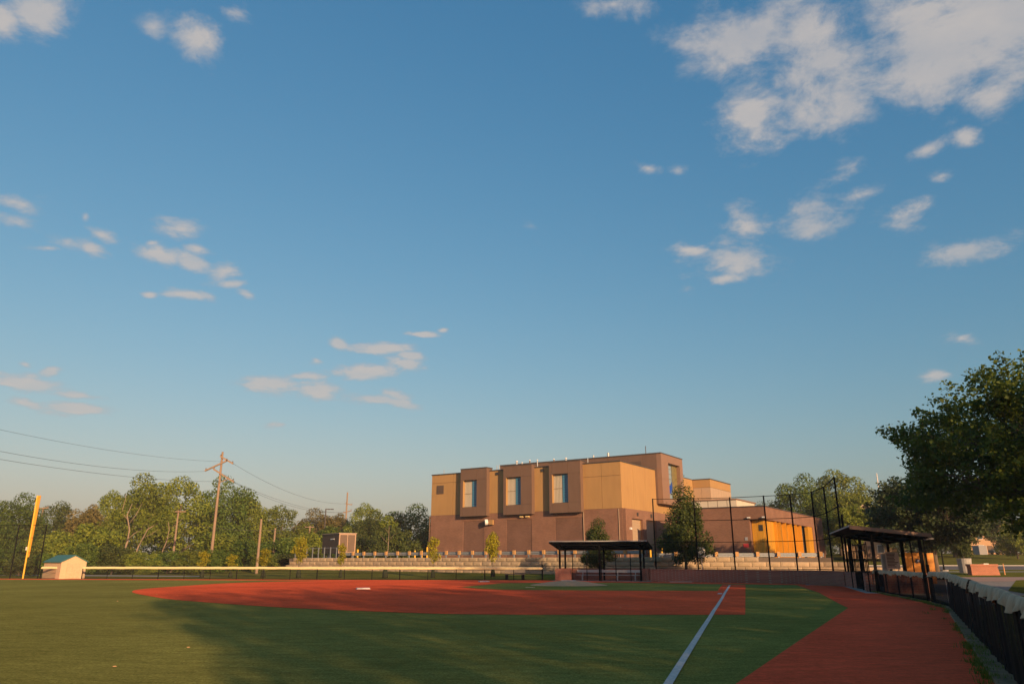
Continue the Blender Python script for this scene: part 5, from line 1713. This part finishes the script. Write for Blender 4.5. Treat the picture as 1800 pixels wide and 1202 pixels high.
# brick monument sign
p = at(1733, 1012, 88)
zg = ground_h(p.x, 88)
bs = thing('brick_monument', 'low red brick monument block on the grass island by the road', 'monument', (p.x, 88, zg - .03), -.05)
wbm = 46 / 1360 * 88 / 2
ztm = at(1733, 990.5, 88).z - zg
m = MB(); m.prism([(-wbm, 0), (wbm + .15, 0), (wbm - .05, ztm - .25), (-wbm, ztm - .25)], 'y', 0, .9); m.build('body', 'brick_sign', bs)
MB().box(-wbm - .08, wbm + .05, -.08, .98, ztm - .248, ztm).build('coping', 'brick_sign', bs)
MB().box(.05, .6, .1, .7, ztm + .001, ztm + .05).build('plaque', M_alu, bs)
# orange stake
p = at(1763, 990, 89)
tag(MB().tube([(p.x, 89, ground_h(p.x, 89) - .05), (p.x, 89, p.z)], [.07, .05], 6).build('marker_stake', mat('stake', (.55, .26, .10), .6)), 'short orange marker stake right of the brick monument', 'stake')
# planter with young tree
p = at(1697, 1000, 94); zg = ground_h(p.x, 94)
pl_ = thing('concrete_planter', 'round pale concrete planter tub left of the brick monument', 'planter', (p.x, 94, zg - .03))
ph = at(1697, 980.5, 94).z - zg
m = MB(); nn = 18
for (r, z) in ((.66, 0), (.82, ph), (.72, ph), (.70, ph - .12)):
    for k in range(nn): m.v.append((r * math.cos(2 * math.pi * k / nn), r * math.sin(2 * math.pi * k / nn), z))
for i in range(3):
    for k in range(nn): m.f.append((i * nn + k, i * nn + (k + 1) % nn, (i + 1) * nn + (k + 1) % nn, (i + 1) * nn + k))
m.f.append(tuple(3 * nn + k for k in range(nn)))
m.build('tub', M_conc, pl_)
tree_from(protos['bush2'], 'potted_tree', 'dark young tree growing out of the concrete planter', (p.x, 94, zg + ph - .3), 1.0, (.42, .42, .78), None, 'leaf_deep')
# lamp post
p = at(1659, 997, 100)
zl = ground_h(p.x, 100)
lpz = thing('lamp_post', 'black lamp post on a pale footing by the road', 'lamp post', (p.x, 100, zl))
MB().cyl(0, 0, -.05, .12, .5, n=12).build('footing', M_conc, lpz)
MB().tube([(0, 0, .12), (0, 0, .5), (0, 0, 4.6)], [.16, .09, .07], 8).build('shaft', M_black, lpz)
MB().cyl(0, 0, 4.6, 5.1, .16, .26, n=10).build('lantern', mat('lantern', (.3, .26, .16), .4), lpz)
MB().cyl(0, 0, 5.101, 5.3, .3, .05, n=10).build('lantern_cap', M_black, lpz)
# yellow kerb end
p = at(1788, 1056, 34)
tag(MB().box(p.x - .5, p.x + .5, 33.6, 33.85, -.02, .13).build('yellow_kerb', M_ylw), 'short yellow painted kerb piece behind the near fence', 'kerb')
# pink cone by the orange kiosk
p = at(1640, 996, 90); zg = ground_h(p.x, 90)
cn = thing('traffic_cone', 'small pink traffic cone right of the orange kiosk', 'cone', (p.x, 90, zg - .02))
MB().cyl(0, 0, .05, .85, .18, .03, n=12).build('cone', mat('cone_pink', (.55, .20, .22), .5), cn)
MB().box(-.25, .25, -.25, .25, 0, .049).build('foot', mat('cone_pink2', (.5, .18, .2), .5), cn)
# grey storage box and far cars on the bank
p = at(1728, 965, 165); zg = ground_h(p.x, 165)
gb = thing('grey_container', 'pale grey storage container on top of the grassy bank', 'container', (p.x, 165, zg - .05), .2)
MB().box(-1.0, 1.0, 0, 1.8, 0, 1.9).build('body', M_greybox, gb)
for i in range(9): MB().box(-.95 + i * .215, -.82 + i * .215, -.04, -.002, .06, 1.84).build('rib', M_greybox, gb)


def car(label, px, py, Y, paint, rz):
    p = at(px, py, Y); zg = ground_h(p.x, Y)
    c_ = thing('parked_car', label, 'car', (p.x, Y, zg - .03), rz, 'cars parked on the bank')
    side = [(-2.1, .35), (2.1, .35), (2.15, .75), (1.9, .92), (1.0, 1.0), (.45, 1.42), (-.95, 1.45), (-1.6, 1.02), (-2.1, .95)]
    MB().prism(side, 'y', -.85, .85).build('body', paint, c_)
    MB().prism([(.9, 1.02), (.42, 1.36), (-.9, 1.39), (-1.4, 1.05)], 'y', -.865, .865).build('side_window', M_glass, c_)
    for x in (-1.3, 1.35):
        for y in (-.78, .78):
            wv = MB().tube([(x, y - .1, .33), (x, y + .1, .33)], .33, 14).build('wheel', M_tyre, c_)
            MB().tube([(x, y - .11, .33), (x, y + .11, .33)], .18, 10).build('rim', M_alu, wv)


car('silver parked car far behind the brick monument', 1768, 968, 172, M_carA, .1)
car('dark teal parked car left of the silver one', 1757, 969, 178, M_carB, .1)
car('dark parked car right of the silver one', 1785, 969, 176, M_carB, -.1)


def house(label, px, py_eave, Y, w, d_, zr, rz, wall, roofm, z0=2.0):
    p = at(px, py_eave, Y)
    h = p.z - z0
    e = thing('house', label, 'house', (p.x, Y, z0), rz)
    MB().prism([(0, 0), (w, 0), (w, h), (w / 2, h + zr), (0, h)], 'y', 0, d_).build('wall', wall, e)
    for s_ in (0, 1):
        ax = -.4 if s_ == 0 else w + .4
        MB().prism([(ax, h - .25), (w / 2, h + zr + .02), (w / 2, h + zr + .22), (ax, h - .05)], 'y', -.4, d_ + .4).build('roof_slope', roofm, e)
    nst = max(1, int(h // 2.8))
    for fl in range(nst):
        for i in range(2):
            x = w * (.22 + .42 * i); z = .9 + fl * 2.7
            wn = MB().box(x, x + 1.1, -.06, -.002, z, z + 1.4).build('window', M_white2, e)
            MB().box(x + .1, x + 1.0, -.09, -.061, z + .1, z + 1.3).build('pane', M_glass, wn)
    MB().box(w * .45, w * .45 + 1.0, -.07, -.002, 0, 2.1).build('door', M_louv, e)
    return e


house('tan house showing through the trees above the right dugout', 1478, 915, 135, 8.2, 9, 2.6, -.45, mat('house_tan', (.50, .34, .20), .8, var=.06), M_house)
house('orange lit house glimpsed through leaves above the planter', 1700, 925, 185, 8.0, 9, 2.4, -.3, mat('house_orange', (.50, .30, .16), .8), M_shingle, 3.0)
house('pale house behind the dark trees at the far right', 1790, 935, 190, 9.0, 9, 2.5, -.2, M_house, M_shingle, 3.0)

# litter specks on the turf
rs = random.Random(21)
for i, (px, py) in enumerate(((275, 1045), (206, 1057), (692, 1041), (1090, 1068), (330, 1139), (200, 1173))):
    x, y = g(px, py)
    tag(MB().tube([(x - .02, y, .02), (x + .02, y + .01, .022), (x + .04, y, .02)], [.005, .009, .004], 5).build('litter', M_mound), 'tiny pale speck of litter lying on the field', 'litter', 'specks of litter on the field')

# ------------------------------------------------------------------ thin haze, added to lift the shaded parts
hm = bpy.data.materials.new('fill_haze')
hm.use_nodes = True
hn = hm.node_tree
for nd in list(hn.nodes):
    if nd.type == 'BSDF_PRINCIPLED': hn.nodes.remove(nd)
pv = hn.nodes.new('ShaderNodeVolumePrincipled')
pv.inputs['Color'].default_value = (.92, .90, .86, 1)
pv.inputs['Density'].default_value = 0.0003
pv.inputs['Anisotropy'].default_value = 0.0
hn.links.new(pv.outputs[0], [nd for nd in hn.nodes if nd.type == 'OUTPUT_MATERIAL'][0].inputs['Volume'])
hz = MB().box(-4200, 4200, -1000, 4200, -2.0, 30.0).build('haze', hm)
hz['kind'] = 'stuff'; hz['label'] = 'thin haze added over the field and the trees to lift their shade'; hz['category'] = 'haze'
